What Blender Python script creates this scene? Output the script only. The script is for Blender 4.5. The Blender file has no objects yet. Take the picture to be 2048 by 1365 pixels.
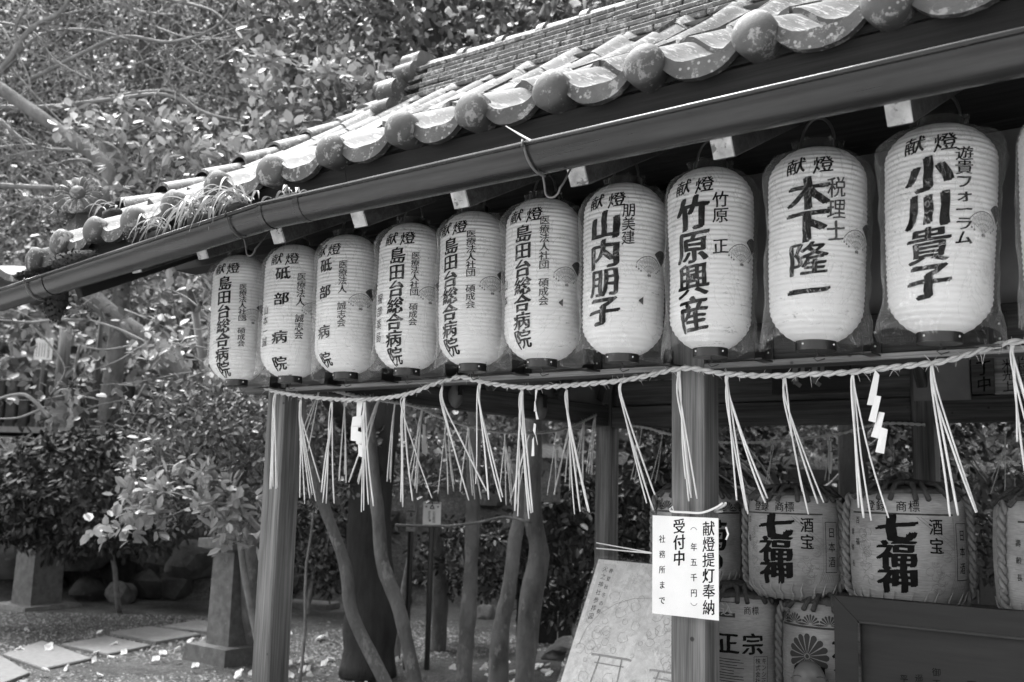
import bpy, bmesh, math, random
import numpy as np
from mathutils import Vector, Matrix, noise
random.seed(7); RNG = np.random.default_rng(7)
S = bpy.context.scene
COL = S.collection

# ---------------------------------------------------------------- camera
F = 1991.0; PITCH = math.radians(8.1); ROLL = math.radians(1.4); YAW = math.radians(52.8)
CAM = Vector((0, -2.63, 1.5))
FH = Vector((-math.cos(YAW), math.sin(YAW), 0)); R0 = Vector((math.sin(YAW), math.cos(YAW), 0)); UP = Vector((0, 0, 1))
FW = FH*math.cos(PITCH) + UP*math.sin(PITCH); U0 = -FH*math.sin(PITCH) + UP*math.cos(PITCH)
RV = R0*math.cos(ROLL) + U0*math.sin(ROLL); UV = -R0*math.sin(ROLL) + U0*math.cos(ROLL)
cd = bpy.data.cameras.new('camera'); cam = bpy.data.objects.new('camera', cd); COL.objects.link(cam)
mw = Matrix.Identity(4)
for i in range(3):
    mw[i][0] = RV[i]; mw[i][1] = UV[i]; mw[i][2] = -FW[i]; mw[i][3] = CAM[i]
cam.matrix_world = mw
cd.sensor_width = 36; cd.lens = 36*F/2048; cd.clip_start = 0.05; cd.clip_end = 300
cd.dof.use_dof = True; cd.dof.focus_distance = 2.95; cd.dof.aperture_fstop = 4.2; cd.dof.aperture_blades = 9
S.camera = cam

# ---------------------------------------------------------------- sky, sun, exposure
SUN_EL = math.radians(63); SUN_AZ = math.radians(282)      # compass azimuth measured from +Y clockwise
W = bpy.data.worlds.new('World'); S.world = W; W.use_nodes = True
nt = W.node_tree; nt.nodes.clear()
sky = nt.nodes.new('ShaderNodeTexSky'); sky.sky_type = 'NISHITA'; sky.sun_disc = False
sky.sun_elevation = SUN_EL; sky.sun_rotation = SUN_AZ; sky.dust_density = 4.0
bw = nt.nodes.new('ShaderNodeRGBToBW'); bg = nt.nodes.new('ShaderNodeBackground'); wo = nt.nodes.new('ShaderNodeOutputWorld')
bg.inputs[1].default_value = 0.15
nt.links.new(sky.outputs[0], bw.inputs[0]); nt.links.new(bw.outputs[0], bg.inputs[0]); nt.links.new(bg.outputs[0], wo.inputs[0])
sd = bpy.data.lights.new('sun', 'SUN'); sd.energy = 2.0; sd.angle = math.radians(26); sd.color = (1, 1, 1)
so = bpy.data.objects.new('sun', sd); COL.objects.link(so)
sdir = Vector((math.sin(SUN_AZ)*math.cos(SUN_EL), math.cos(SUN_AZ)*math.cos(SUN_EL), math.sin(SUN_EL)))
so.rotation_euler = sdir.to_track_quat('Z', 'Y').to_euler()
S.view_settings.view_transform = 'Standard'; S.view_settings.look = 'None'
S.view_settings.exposure = 2.2; S.view_settings.gamma = 1
S.render.engine = 'CYCLES'; S.cycles.max_bounces = 7; S.cycles.transparent_max_bounces = 24
S.cycles.diffuse_bounces = 3; S.cycles.glossy_bounces = 2; S.cycles.use_denoising = True
S.cycles.caustics_reflective = False; S.cycles.caustics_refractive = False

# ---------------------------------------------------------------- survey helpers: a sight line met with a real plane
def ray(px, py): return FW + RV*((px-1024)/F) - UV*((py-682.5)/F)
def onY(px, py, Y):
    d = ray(px, py); return CAM + d*((Y-CAM.y)/d.y)
def onX(px, py, X):
    d = ray(px, py); return CAM + d*((X-CAM.x)/d.x)
def onZ(px, py, Z=0.0):
    d = ray(px, py); return CAM + d*((Z-CAM.z)/d.z)
def onD(px, py, u):
    d = ray(px, py); return CAM + d*(u/d.dot(FH))
def uvz(u, v, z=0.0): return Vector((CAM.x, CAM.y, 0)) + FH*u + R0*v + UP*z

# ---------------------------------------------------------------- materials (a black and white place: greys only)
def g(v, a=1): return (v, v, v, a)
def new_mat(name):
    m = bpy.data.materials.new(name); m.use_nodes = True
    return m, m.node_tree, m.node_tree.nodes['Principled BSDF']
def coords(nt, scale=(1, 1, 1), rnd=True):
    tc = nt.nodes.new('ShaderNodeTexCoord'); mp = nt.nodes.new('ShaderNodeMapping')
    mp.inputs['Scale'].default_value = scale
    if rnd:
        oi = nt.nodes.new('ShaderNodeObjectInfo'); ml = nt.nodes.new('ShaderNodeMath'); ml.operation = 'MULTIPLY'; ml.inputs[1].default_value = 37.0
        ad = nt.nodes.new('ShaderNodeVectorMath'); ad.operation = 'ADD'
        nt.links.new(oi.outputs['Random'], ml.inputs[0]); nt.links.new(tc.outputs['Object'], ad.inputs[0]); nt.links.new(ml.outputs[0], ad.inputs[1])
        nt.links.new(ad.outputs[0], mp.inputs[0])
    else: nt.links.new(tc.outputs['Object'], mp.inputs[0])
    return mp.outputs[0]
def noise_n(nt, vec, scale, detail=6, rough=.6, dist=0.0):
    n = nt.nodes.new('ShaderNodeTexNoise'); n.inputs['Scale'].default_value = scale; n.inputs['Detail'].default_value = detail
    n.inputs['Roughness'].default_value = rough; n.inputs['Distortion'].default_value = dist
    nt.links.new(vec, n.inputs['Vector']); return n.outputs['Fac']
def ramp(nt, fac, stops, interp='LINEAR'):
    r = nt.nodes.new('ShaderNodeValToRGB'); r.color_ramp.interpolation = interp
    e = r.color_ramp.elements
    e[0].position, e[0].color = stops[0][0], g(stops[0][1]); e[1].position, e[1].color = stops[-1][0], g(stops[-1][1])
    for p, c in stops[1:-1]:
        x = e.new(p); x.color = g(c)
    nt.links.new(fac, r.inputs[0]); return r.outputs[0]
def mixc(nt, fac, a, b, mode='MIX'):
    m = nt.nodes.new('ShaderNodeMix'); m.data_type = 'RGBA'; m.blend_type = mode
    if isinstance(fac, (int, float)): m.inputs[0].default_value = fac
    else: nt.links.new(fac, m.inputs[0])
    for k, s in ((6, a), (7, b)):
        if isinstance(s, (int, float)): m.inputs[k].default_value = g(s)
        else: nt.links.new(s, m.inputs[k])
    return m.outputs[2]
def bump(nt, bsdf, h, strength, dist=.01):
    b = nt.nodes.new('ShaderNodeBump'); b.inputs['Strength'].default_value = strength; b.inputs['Distance'].default_value = dist
    nt.links.new(h, b.inputs['Height']); nt.links.new(b.outputs[0], bsdf.inputs['Normal'])
def perobj(nt, col, amt):
    oi = nt.nodes.new('ShaderNodeObjectInfo'); r = ramp(nt, oi.outputs['Random'], [(0, 1-amt), (1, 1)])
    return mixc(nt, 1.0, col, r, 'MULTIPLY')
def rough_mat(name, lo, hi, scale=8, rough=.75, bs=.3, bd=.01, spot=None, spec=.4, vary=.15, rnd=True, stretch=(1, 1, 1)):
    m, nt, b = new_mat(name); v = coords(nt, stretch, rnd)
    n1 = noise_n(nt, v, scale); c = ramp(nt, n1, [(.3, lo), (.7, hi)])
    if spot:
        sc, th, val = spot
        n2 = noise_n(nt, v, sc, 8, .7); f = ramp(nt, n2, [(th, 0), (th+.05, 1)])
        c = mixc(nt, f, c, val)
    if vary: c = perobj(nt, c, vary)
    nt.links.new(c, b.inputs['Base Color']); b.inputs['Roughness'].default_value = rough; b.inputs['Specular IOR Level'].default_value = spec
    n3 = noise_n(nt, v, scale*5, 8, .7); bump(nt, b, n3, bs, bd)
    return m
def wood_mat(name, lo, hi, axis, rough=.7, vary=.2, scale=1.0):
    m, nt, b = new_mat(name); st = [26*scale]*3; st[axis] = 1.0*scale
    v = coords(nt, tuple(st), True); n1 = noise_n(nt, v, 1.5, 6, .65, .3)
    st2 = [3]*3; st2[axis] = .8
    v2 = coords(nt, tuple(st2), True); n2 = noise_n(nt, v2, 1.3, 4)
    st3 = [160]*3; st3[axis] = 3
    v3 = coords(nt, tuple(st3), True); n3 = noise_n(nt, v3, 1.0, 3)
    c = ramp(nt, n1, [(.32, lo), (.5, (lo+hi)/2), (.68, hi)])
    c = mixc(nt, 1.0, c, ramp(nt, n2, [(.3, .55), (.65, 1.1)]), 'MULTIPLY')
    c = mixc(nt, 1.0, c, ramp(nt, n3, [(.3, .6), (.6, 1.1)]), 'MULTIPLY')
    st4 = [15]*3; st4[axis] = .4; n4 = noise_n(nt, coords(nt, tuple(st4), True), 1.0, 2, .5, .4); c = mixc(nt, 1.0, c, ramp(nt, n4, [(.3, .35), (.36, 1)]), 'MULTIPLY'); c = mixc(nt, ramp(nt, n4, [(.69, 0), (.76, .4)]), c, hi*1.7)
    vk = nt.nodes.new('ShaderNodeTexVoronoi'); vk.inputs['Scale'].default_value = 9; vk.inputs['Randomness'].default_value = 1
    nt.links.new(coords(nt, (1, 1, 1), True), vk.inputs['Vector'])
    c = mixc(nt, 1.0, c, ramp(nt, vk.outputs['Distance'], [(.045, .25), (.075, 1)]), 'MULTIPLY')
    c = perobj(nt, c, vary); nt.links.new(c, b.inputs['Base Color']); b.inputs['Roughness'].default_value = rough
    b.inputs['Specular IOR Level'].default_value = .3; bump(nt, b, n3, .35, .003); return m
def plain(name, v, rough=.6, spec=.4, metal=0):
    m, nt, b = new_mat(name); b.inputs['Base Color'].default_value = g(v); b.inputs['Roughness'].default_value = rough
    b.inputs['Specular IOR Level'].default_value = spec; b.inputs['Metallic'].default_value = metal; return m
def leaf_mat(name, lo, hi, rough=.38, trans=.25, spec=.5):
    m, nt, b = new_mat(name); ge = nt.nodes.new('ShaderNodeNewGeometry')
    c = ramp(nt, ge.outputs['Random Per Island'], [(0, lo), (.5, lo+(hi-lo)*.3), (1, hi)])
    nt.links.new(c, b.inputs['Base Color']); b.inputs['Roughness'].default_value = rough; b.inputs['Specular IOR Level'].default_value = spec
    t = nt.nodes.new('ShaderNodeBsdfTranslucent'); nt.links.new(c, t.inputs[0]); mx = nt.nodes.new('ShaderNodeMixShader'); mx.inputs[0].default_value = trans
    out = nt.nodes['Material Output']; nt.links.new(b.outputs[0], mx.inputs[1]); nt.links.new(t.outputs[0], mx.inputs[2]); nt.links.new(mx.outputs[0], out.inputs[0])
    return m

M = {}
def tile_mat(name, lo, hi, spot, rough, th=.56):
    m, nt, b = new_mat(name); v = coords(nt, (1, 1, 1), True)
    c = ramp(nt, noise_n(nt, v, 10, 6), [(.3, lo), (.7, hi)])
    c = mixc(nt, 1.0, c, ramp(nt, noise_n(nt, v, 3.5, 4, .6, 1), [(.35, .55), (.6, 1.05)]), 'MULTIPLY')
    f = ramp(nt, noise_n(nt, v, 24, 9, .75), [(th, 0), (th+.05, .85)]); c = mixc(nt, f, c, spot)
    vo = nt.nodes.new('ShaderNodeTexVoronoi'); vo.inputs['Scale'].default_value = 55; nt.links.new(v, vo.inputs['Vector'])
    z = ramp(nt, noise_n(nt, v, 7, 3), [(.5, 0), (.6, 1)])
    f2 = mixc(nt, 1.0, ramp(nt, vo.outputs['Distance'], [(.16, .9), (.24, 0)]), z, 'MULTIPLY'); c = mixc(nt, f2, c, spot*1.15)
    d = ramp(nt, noise_n(nt, v, 30, 6, .8), [(.62, 0), (.7, .8)]); c = mixc(nt, d, c, .03)
    c = perobj(nt, c, .3); nt.links.new(c, b.inputs['Base Color']); b.inputs['Roughness'].default_value = rough; b.inputs['Specular IOR Level'].default_value = .4
    bump(nt, b, noise_n(nt, v, 40, 8, .75), .6, .004); return m
M['tile'] = tile_mat('roof_tile_clay', .055, .11, .3, .65, .54)
M['tile_ridge'] = tile_mat('ridge_tile_clay', .06, .14, .34, .65, .53)
M['mortar'] = rough_mat('white_roof_plaster', .5, .62, 10, .8, .3)
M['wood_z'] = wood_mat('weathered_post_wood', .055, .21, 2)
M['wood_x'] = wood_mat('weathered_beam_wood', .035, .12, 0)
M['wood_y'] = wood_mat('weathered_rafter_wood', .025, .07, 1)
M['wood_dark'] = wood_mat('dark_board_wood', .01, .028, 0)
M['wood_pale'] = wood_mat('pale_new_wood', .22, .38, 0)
M['wood_frame'] = rough_mat('brown_frame_wood', .018, .03, 5, .6, .15, .002, None, .3, .1, True, (.6, 6, 6))
M['rafter_end'] = rough_mat('white_painted_rafter_end', .3, .72, 22, .7, .3, .003, (34, .56, .16), .3, .25)
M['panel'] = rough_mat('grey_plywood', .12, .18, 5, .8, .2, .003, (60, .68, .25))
M['gutter'] = rough_mat('dark_gutter_metal', .006, .03, 6, .27, .15, .003, (9, .66, .09), .4, 0, True, (.35, 5, 5))
M['wire'] = plain('dark_iron', .03, .45, .5)
M['black'] = plain('black_lacquer', .012, .3, .5)
M['rivet'] = plain('bright_rivet', .7, .3, .5, .8)
M['ink'] = rough_mat('black_ink', .003, .01, 40, .8, .0, .001, None, .12, 0)
M['ink_pale'] = rough_mat('faded_ink', .015, .07, 40, .6, .0, .001, None, .3, 0)
M['ink_line'] = plain('printed_line', .16, .7, .2)
M['faint'] = plain('faint_print', .27, .7, .2)
M['print_grey'] = plain('printed_grey', .05, .7, .2)
M['stone'] = rough_mat('granite', .08, .16, 14, .85, .5, .01, (60, .62, .28))
M['stone_dark'] = rough_mat('dark_stone', .02, .07, 5, .85, .6, .03, (20, .62, .12))  # plain darker stone tone with paler spots
M['slab'] = rough_mat('paving_slab', .14, .2, 20, .85, .3, .005, (90, .62, .33))
M['bark'] = rough_mat('smooth_mottled_bark', .08, .22, 7, .85, 1.0, .03, (11, .57, .24), .3, .2, True, (1, 1, .5))
M['bark_dark'] = rough_mat('dark_rough_bark', .025, .07, 7, .9, 1, .04, None, .3, .1, True, (1, 1, .25))
M['twig'] = rough_mat('grey_twig_bark', .12, .26, 14, .7, .3, .01)
M['straw'] = rough_mat('rice_straw', .42, .6, 30, .6, .3, .003, None, .3, .1)
M['straw_white'] = rough_mat('pale_straw_strand', .6, .8, 14, .55, .1, .002, None, .3, .15)
M['white_paper'] = rough_mat('white_paper', .72, .82, 6, .6, .25, .004, None, .3, 0)
M['moss'] = rough_mat('moss', .035, .08, 60, 1, 1, .01)
M['petal'] = leaf_mat('white_petal', .75, .88, .5, .3, .3)
M['leaf_far'] = leaf_mat('far_leaf', .01, .3, .5, .15, .4)  # wide leaf-to-leaf spread also puts the shade of gaps into the colour
M['leaf_cam'] = leaf_mat('camellia_leaf', .02, .22, .42, .15)
M['leaf_mid'] = leaf_mat('glossy_small_leaf', .03, .34, .42, .15)
M['leaf_bright'] = leaf_mat('sunlit_pale_leaf', .1, .5, .45, .25)  # sunlit brightness of the near sprays is put into this paler base
M['leaf_dark'] = leaf_mat('shade_leaf', .01, .06, .5, .1, .3)  # the dim shrubs' shade is put into a darker base colour
M['grass_leaf'] = leaf_mat('pale_strap_leaf', .15, .5, .45, .25)
M['pale_fitting'] = plain('pale_fitting', .1, .5)
M['carved'] = rough_mat('carved_pale_wood', .1, .17, 8, .5, .2, .003)

def lantern_paper():
    m, nt, b = new_mat('lantern_paper'); v = coords(nt, (1, 1, 1), True)
    n1 = noise_n(nt, v, 4, 5); c = ramp(nt, n1, [(.3, .78), (.7, .88)])
    st = noise_n(nt, coords(nt, (14, 14, 60), True), 1.6, 9, .75); zone = noise_n(nt, v, 5, 2)
    f = ramp(nt, mixc(nt, 1.0, ramp(nt, st, [(.58, 0), (.66, 1)]), ramp(nt, zone, [(.5, 0), (.6, 1)]), 'MULTIPLY'), [(0, 0), (1, 1)])
    c = mixc(nt, f, c, .16)
    nt.links.new(c, b.inputs['Base Color']); b.inputs['Roughness'].default_value = .55; b.inputs['Specular IOR Level'].default_value = .3
    t = nt.nodes.new('ShaderNodeBsdfTranslucent'); nt.links.new(c, t.inputs[0]); mx = nt.nodes.new('ShaderNodeMixShader'); mx.inputs[0].default_value = .3
    out = nt.nodes['Material Output']; nt.links.new(b.outputs[0], mx.inputs[1]); nt.links.new(t.outputs[0], mx.inputs[2]); nt.links.new(mx.outputs[0], out.inputs[0])
    return m
M['paper'] = lantern_paper()
def film(name, base, rough, dens, edge=.26, crease=.22):
    m, nt, b = new_mat(name); nt.nodes.remove(b)
    tr = nt.nodes.new('ShaderNodeBsdfTransparent'); gl = nt.nodes.new('ShaderNodeBsdfGlossy'); gl.inputs['Roughness'].default_value = rough
    gl.inputs['Color'].default_value = g(.9)
    df = nt.nodes.new('ShaderNodeBsdfDiffuse'); df.inputs[0].default_value = g(base)
    a = nt.nodes.new('ShaderNodeMixShader'); a.inputs[0].default_value = .45; nt.links.new(gl.outputs[0], a.inputs[1]); nt.links.new(df.outputs[0], a.inputs[2])
    lw = nt.nodes.new('ShaderNodeLayerWeight'); lw.inputs[0].default_value = .35
    v = coords(nt, (1, 1, .6), True); n = noise_n(nt, v, 9, 5, .6, 1.5)
    r = ramp(nt, n, [(.485, 0), (.5, crease), (.515, .0)])
    mp = nt.nodes.new('ShaderNodeMapRange'); mp.inputs[3].default_value = dens; mp.inputs[4].default_value = edge; nt.links.new(lw.outputs['Facing'], mp.inputs[0])
    ad = nt.nodes.new('ShaderNodeMath'); ad.operation = 'ADD'; ad.use_clamp = True; nt.links.new(mp.outputs[0], ad.inputs[0]); nt.links.new(r, ad.inputs[1])
    mx = nt.nodes.new('ShaderNodeMixShader'); nt.links.new(ad.outputs[0], mx.inputs[0]); nt.links.new(tr.outputs[0], mx.inputs[1]); nt.links.new(a.outputs[0], mx.inputs[2])
    bp = nt.nodes.new('ShaderNodeBump'); bp.inputs['Strength'].default_value = 1.0; bp.inputs['Distance'].default_value = .01
    nt.links.new(noise_n(nt, v, 22, 4, .6, 1), bp.inputs['Height']); nt.links.new(bp.outputs[0], gl.inputs['Normal'])
    nt.links.new(mx.outputs[0], nt.nodes['Material Output'].inputs[0]); return m
M['film'] = film('clear_plastic_film', .75, .16, .012)
M['laminate'] = film('clear_laminate', .6, .1, .01, .05, .0)
def ground_mat():
    m, nt, b = new_mat('gravelly_soil'); v = coords(nt, (1, 1, 1), False)
    n1 = noise_n(nt, v, 2.2, 5); n2 = noise_n(nt, v, 45, 6, .8); vo = nt.nodes.new('ShaderNodeTexVoronoi'); vo.inputs['Scale'].default_value = 38
    nt.links.new(v, vo.inputs['Vector'])
    c = ramp(nt, n2, [(.3, .04), (.55, .1), (.72, .24)]); c = mixc(nt, 1.0, c, ramp(nt, n1, [(.35, .55), (.65, 1.15)]), 'MULTIPLY')
    c = mixc(nt, 1.0, c, ramp(nt, vo.outputs['Color'], [(0, .6), (1, 1.3)]), 'MULTIPLY')
    nt.links.new(c, b.inputs['Base Color']); b.inputs['Roughness'].default_value = .95; bump(nt, b, n2, 1, .03); return m
M['ground'] = ground_mat()
M['path'] = rough_mat('pale_gravel_path', .26, .36, 30, .9, .5, .01, None, .2, 0)
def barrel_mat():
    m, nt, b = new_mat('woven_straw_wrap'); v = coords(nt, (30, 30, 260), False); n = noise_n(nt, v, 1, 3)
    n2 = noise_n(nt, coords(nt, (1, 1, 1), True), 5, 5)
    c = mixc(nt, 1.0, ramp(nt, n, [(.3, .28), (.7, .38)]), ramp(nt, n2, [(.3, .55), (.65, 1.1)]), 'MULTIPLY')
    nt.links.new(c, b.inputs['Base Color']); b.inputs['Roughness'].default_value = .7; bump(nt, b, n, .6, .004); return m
M['barrel'] = barrel_mat()

# ---------------------------------------------------------------- mesh helpers
class MB:
    def __init__(s): s.v = []; s.f = []
    def add(s, vs, fs):
        o = len(s.v); s.v += [tuple(v) for v in vs]; s.f += [tuple(i+o for i in f) for f in fs]; return s
    def box(s, c, d, rot=None, bev=0.0):
        hx, hy, hz = d[0]/2, d[1]/2, d[2]/2; c = Vector(c)
        if bev:
            pts = []; b = min(bev, hx*.9, hy*.9, hz*.9)
            bm = bmesh.new(); bmesh.ops.create_cube(bm, size=1)
            for q in bm.verts: q.co = Vector((q.co.x*2*hx, q.co.y*2*hy, q.co.z*2*hz))
            bmesh.ops.bevel(bm, geom=bm.edges[:], offset=b, segments=1, affect='EDGES')
            vs = [q.co.copy() for q in bm.verts]; fs = [[w.index for w in f.verts] for f in bm.faces]; bm.free()
        else:
            vs = [Vector((x, y, z)) for x in (-hx, hx) for y in (-hy, hy) for z in (-hz, hz)]
            fs = [(0, 1, 3, 2), (4, 6, 7, 5), (0, 4, 5, 1), (2, 3, 7, 6), (0, 2, 6, 4), (1, 5, 7, 3)]
        if rot is not None: vs = [rot @ q for q in vs]
        return s.add([q+c for q in vs], fs)
    def hexa(s, a, b):   # two quads (bottom ring a, top ring b)
        return s.add(list(a)+list(b), [(3, 2, 1, 0), (4, 5, 6, 7), (0, 1, 5, 4), (1, 2, 6, 5), (2, 3, 7, 6), (3, 0, 4, 7)])
    def tube(s, pts, rad, n=8, caps=True):
        pts = [Vector(p) for p in pts]; k = len(pts)
        if isinstance(rad, (int, float)): rad = [rad]*k
        o = len(s.v); prev = None
        for i, p in enumerate(pts):
            t = (pts[min(i+1, k-1)]-pts[max(i-1, 0)])
            t = t.normalized() if t.length > 1e-9 else Vector((0, 0, 1))
            if prev is None:
                a = t.orthogonal().normalized()
            else:
                a = prev - t*prev.dot(t); a = a.normalized() if a.length > 1e-6 else t.orthogonal().normalized()
            prev = a; b = t.cross(a)
            for j in range(n):
                th = 2*math.pi*j/n; s.v.append(tuple(p + (a*math.cos(th)+b*math.sin(th))*rad[i]))
        for i in range(k-1):
            for j in range(n):
                s.f.append((o+i*n+j, o+i*n+(j+1) % n, o+(i+1)*n+(j+1) % n, o+(i+1)*n+j))
        if caps:
            s.f.append(tuple(o+j for j in reversed(range(n)))); s.f.append(tuple(o+(k-1)*n+j for j in range(n)))
        return s
    def lathe(s, prof, n=24, c=(0, 0, 0), fn=None, close=True):
        o = len(s.v); c = Vector(c)
        for i, (r, z) in enumerate(prof):
            for j in range(n):
                th = 2*math.pi*j/n; rr = r*(fn(th, z) if fn else 1)
                s.v.append(tuple(c+Vector((math.sin(th)*rr, -math.cos(th)*rr, z))))
        for i in range(len(prof)-1):
            for j in range(n): s.f.append((o+i*n+j, o+i*n+(j+1) % n, o+(i+1)*n+(j+1) % n, o+(i+1)*n+j))
        if close:
            s.f.append(tuple(o+j for j in reversed(range(n)))); s.f.append(tuple(o+(len(prof)-1)*n+j for j in range(n)))
        return s
    def blob(s, c, d, sub=2, amp=.15, fr=2.0, seed=0):
        bm = bmesh.new(); bmesh.ops.create_icosphere(bm, subdivisions=sub, radius=1); c = Vector(c)
        vs = []
        for q in bm.verts:
            p = q.co.copy(); nn = noise.noise(p*fr+Vector((seed*7.3, seed*3.1, seed))); p *= 1+amp*nn*2
            vs.append(Vector((p.x*d[0]/2, p.y*d[1]/2, p.z*d[2]/2))+c)
        fs = [[w.index for w in f.verts] for f in bm.faces]; bm.free(); return s.add(vs, fs)
    def build(s, name, mat, parent=None, smooth=False, label=None):
        me = bpy.data.meshes.new(name); me.from_pydata(s.v, [], s.f); me.materials.append(mat); me.update()
        return link(name, me, parent, smooth, label)
def link(name, me, parent=None, smooth=False, label=None):
    if smooth: me.polygons.foreach_set('use_smooth', [True]*len(me.polygons))
    o = bpy.data.objects.new(name, me); COL.objects.link(o)
    if parent is not None:
        o.parent = parent; o.matrix_parent_inverse = parent_mat(parent).inverted()
    if label: o['label'] = label
    return o
def parent_mat(o):
    m = Matrix.LocRotScale(o.location, o.rotation_euler, o.scale)
    return m if o.parent is None else parent_mat(o.parent) @ o.matrix_parent_inverse @ m
def smooth_angle(o, a=40):
    me = o.data; me.polygons.foreach_set('use_smooth', [True]*len(me.polygons))
    me.set_sharp_from_angle(angle=math.radians(a))
def thing(name, label, cat, loc=(0, 0, 0), rz=0, group=None):
    o = bpy.data.objects.new(name, None); COL.objects.link(o); o.location = loc; o.rotation_euler = (0, 0, rz); o.empty_display_size = .05
    return tag(o, label, cat, group)
def tag(o, label, cat, group=None, kind=None):
    if label: o['label'] = label
    if cat: o['category'] = cat
    if group: o['group'] = group
    if kind: o['kind'] = kind
    return o
def dup_part(src, parent, name=None):
    c = src.copy(); COL.objects.link(c); c.parent = parent; return c
def centred(o):   # put the object's origin at its bounds' centre
    me = o.data; n = len(me.vertices); a = np.empty(n*3); me.vertices.foreach_get('co', a); a = a.reshape(-1, 3); c = (a.max(0)+a.min(0))/2
    me.vertices.foreach_set('co', (a-c).ravel()); o.location = Vector(o.location)+Vector(c); me.update(); return o

def quads_np(name, V, faces_n, mat, parent=None, smooth=False):
    """V: (N, k, 3) islands; faces_n: list of index tuples in one island"""
    N, k, _ = V.shape; me = bpy.data.meshes.new(name)
    fl = [np.array(f) for f in faces_n]; nl = sum(len(f) for f in fl)
    me.vertices.add(N*k); me.vertices.foreach_set('co', V.reshape(-1).astype(np.float32))
    base = (np.arange(N)*k)[:, None]; loops = np.concatenate([base+f[None, :] for f in fl], axis=1).reshape(-1)
    me.loops.add(len(loops)); me.loops.foreach_set('vertex_index', loops.astype(np.int32))
    tot = np.tile(np.array([len(f) for f in fl]), N); st = np.concatenate([[0], np.cumsum(tot)[:-1]])
    me.polygons.add(len(tot)); me.polygons.foreach_set('loop_start', st.astype(np.int32)); me.polygons.foreach_set('loop_total', tot.astype(np.int32))
    me.update(calc_edges=True); me.materials.append(mat); return link(name, me, parent, smooth)

def leaves(P, D, Nn, L, Wd, cup=.12):
    """leaf islands: base P, direction D, normal Nn, length L, width Wd -> (N,6,3) with a folded midrib"""
    D = D/np.linalg.norm(D, axis=1, keepdims=True); Sd = np.cross(D, Nn); Sd /= np.linalg.norm(Sd, axis=1, keepdims=True)+1e-9
    Nn = np.cross(Sd, D); L = L[:, None]; Wd = Wd[:, None]; h = cup*L
    V = np.stack([P, P+D*L*.35+Sd*Wd*.5+Nn*h*.4, P+D*L*.72+Sd*Wd*.42+Nn*h*.3, P+D*L-Nn*h*.5, P+D*L*.72-Sd*Wd*.42+Nn*h*.3, P+D*L*.35-Sd*Wd*.5+Nn*h*.4], axis=1)
    return V
LEAF_F = [(0, 1, 2, 3), (0, 3, 4, 5)]
def unit(n): 
    v = RNG.normal(size=(n, 3)); return v/np.linalg.norm(v, axis=1, keepdims=True)
def leaf_cloud(cents, rad, per, L, up=.7, w=.5, jitter=.35, droop=.0, flat=1.0):
    """cents (C,3), cluster radius, leaves per cluster"""
    C = len(cents); n = C*per; c = np.repeat(cents, per, axis=0); o = unit(n); r = rad*RNG.random(n)**.5
    P = c+o*r[:, None]*np.array([1, 1, flat]); D = o+RNG.normal(size=(n, 3))*jitter; D[:, 2] -= droop
    Nn = unit(n)*.55+np.array([0, 0, up]); ll = L*(.65+.6*RNG.random(n)); return leaves(P, D, Nn, ll, ll*w*(.85+.3*RNG.random(n)))
def shell_points(c, d, n, inner=.45, squash=None, gap=.0, seed=0, fr=.9):
    out = []; c = np.array(c)
    while len(out) < n:
        q = unit(1)[0]*(inner+(1-inner)*random.random()**.6)
        p = c+q*np.array(d)/2
        if gap and noise.noise(Vector(p)*fr+Vector((seed*5, 0, seed))) < -gap: continue
        out.append(p)
    return np.array(out)
def limb(mb, a, b, ra, rb, sag=.1, n=6, k=6):
    a, b = Vector(a), Vector(b); d = (b-a).length; pts = []; ph = random.random()*9
    for i in range(n+1):
        t = i/n; p = a.lerp(b, t); w = math.sin(t*math.pi)*sag*d
        p += Vector((noise.noise(Vector((t*2, ph, 0))), noise.noise(Vector((0, t*2, ph))), noise.noise(Vector((ph, 0, t*2)))))*w; pts.append(p)
    mb.tube(pts, [ra+(rb-ra)*i/n for i in range(n+1)], k); return pts

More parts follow.
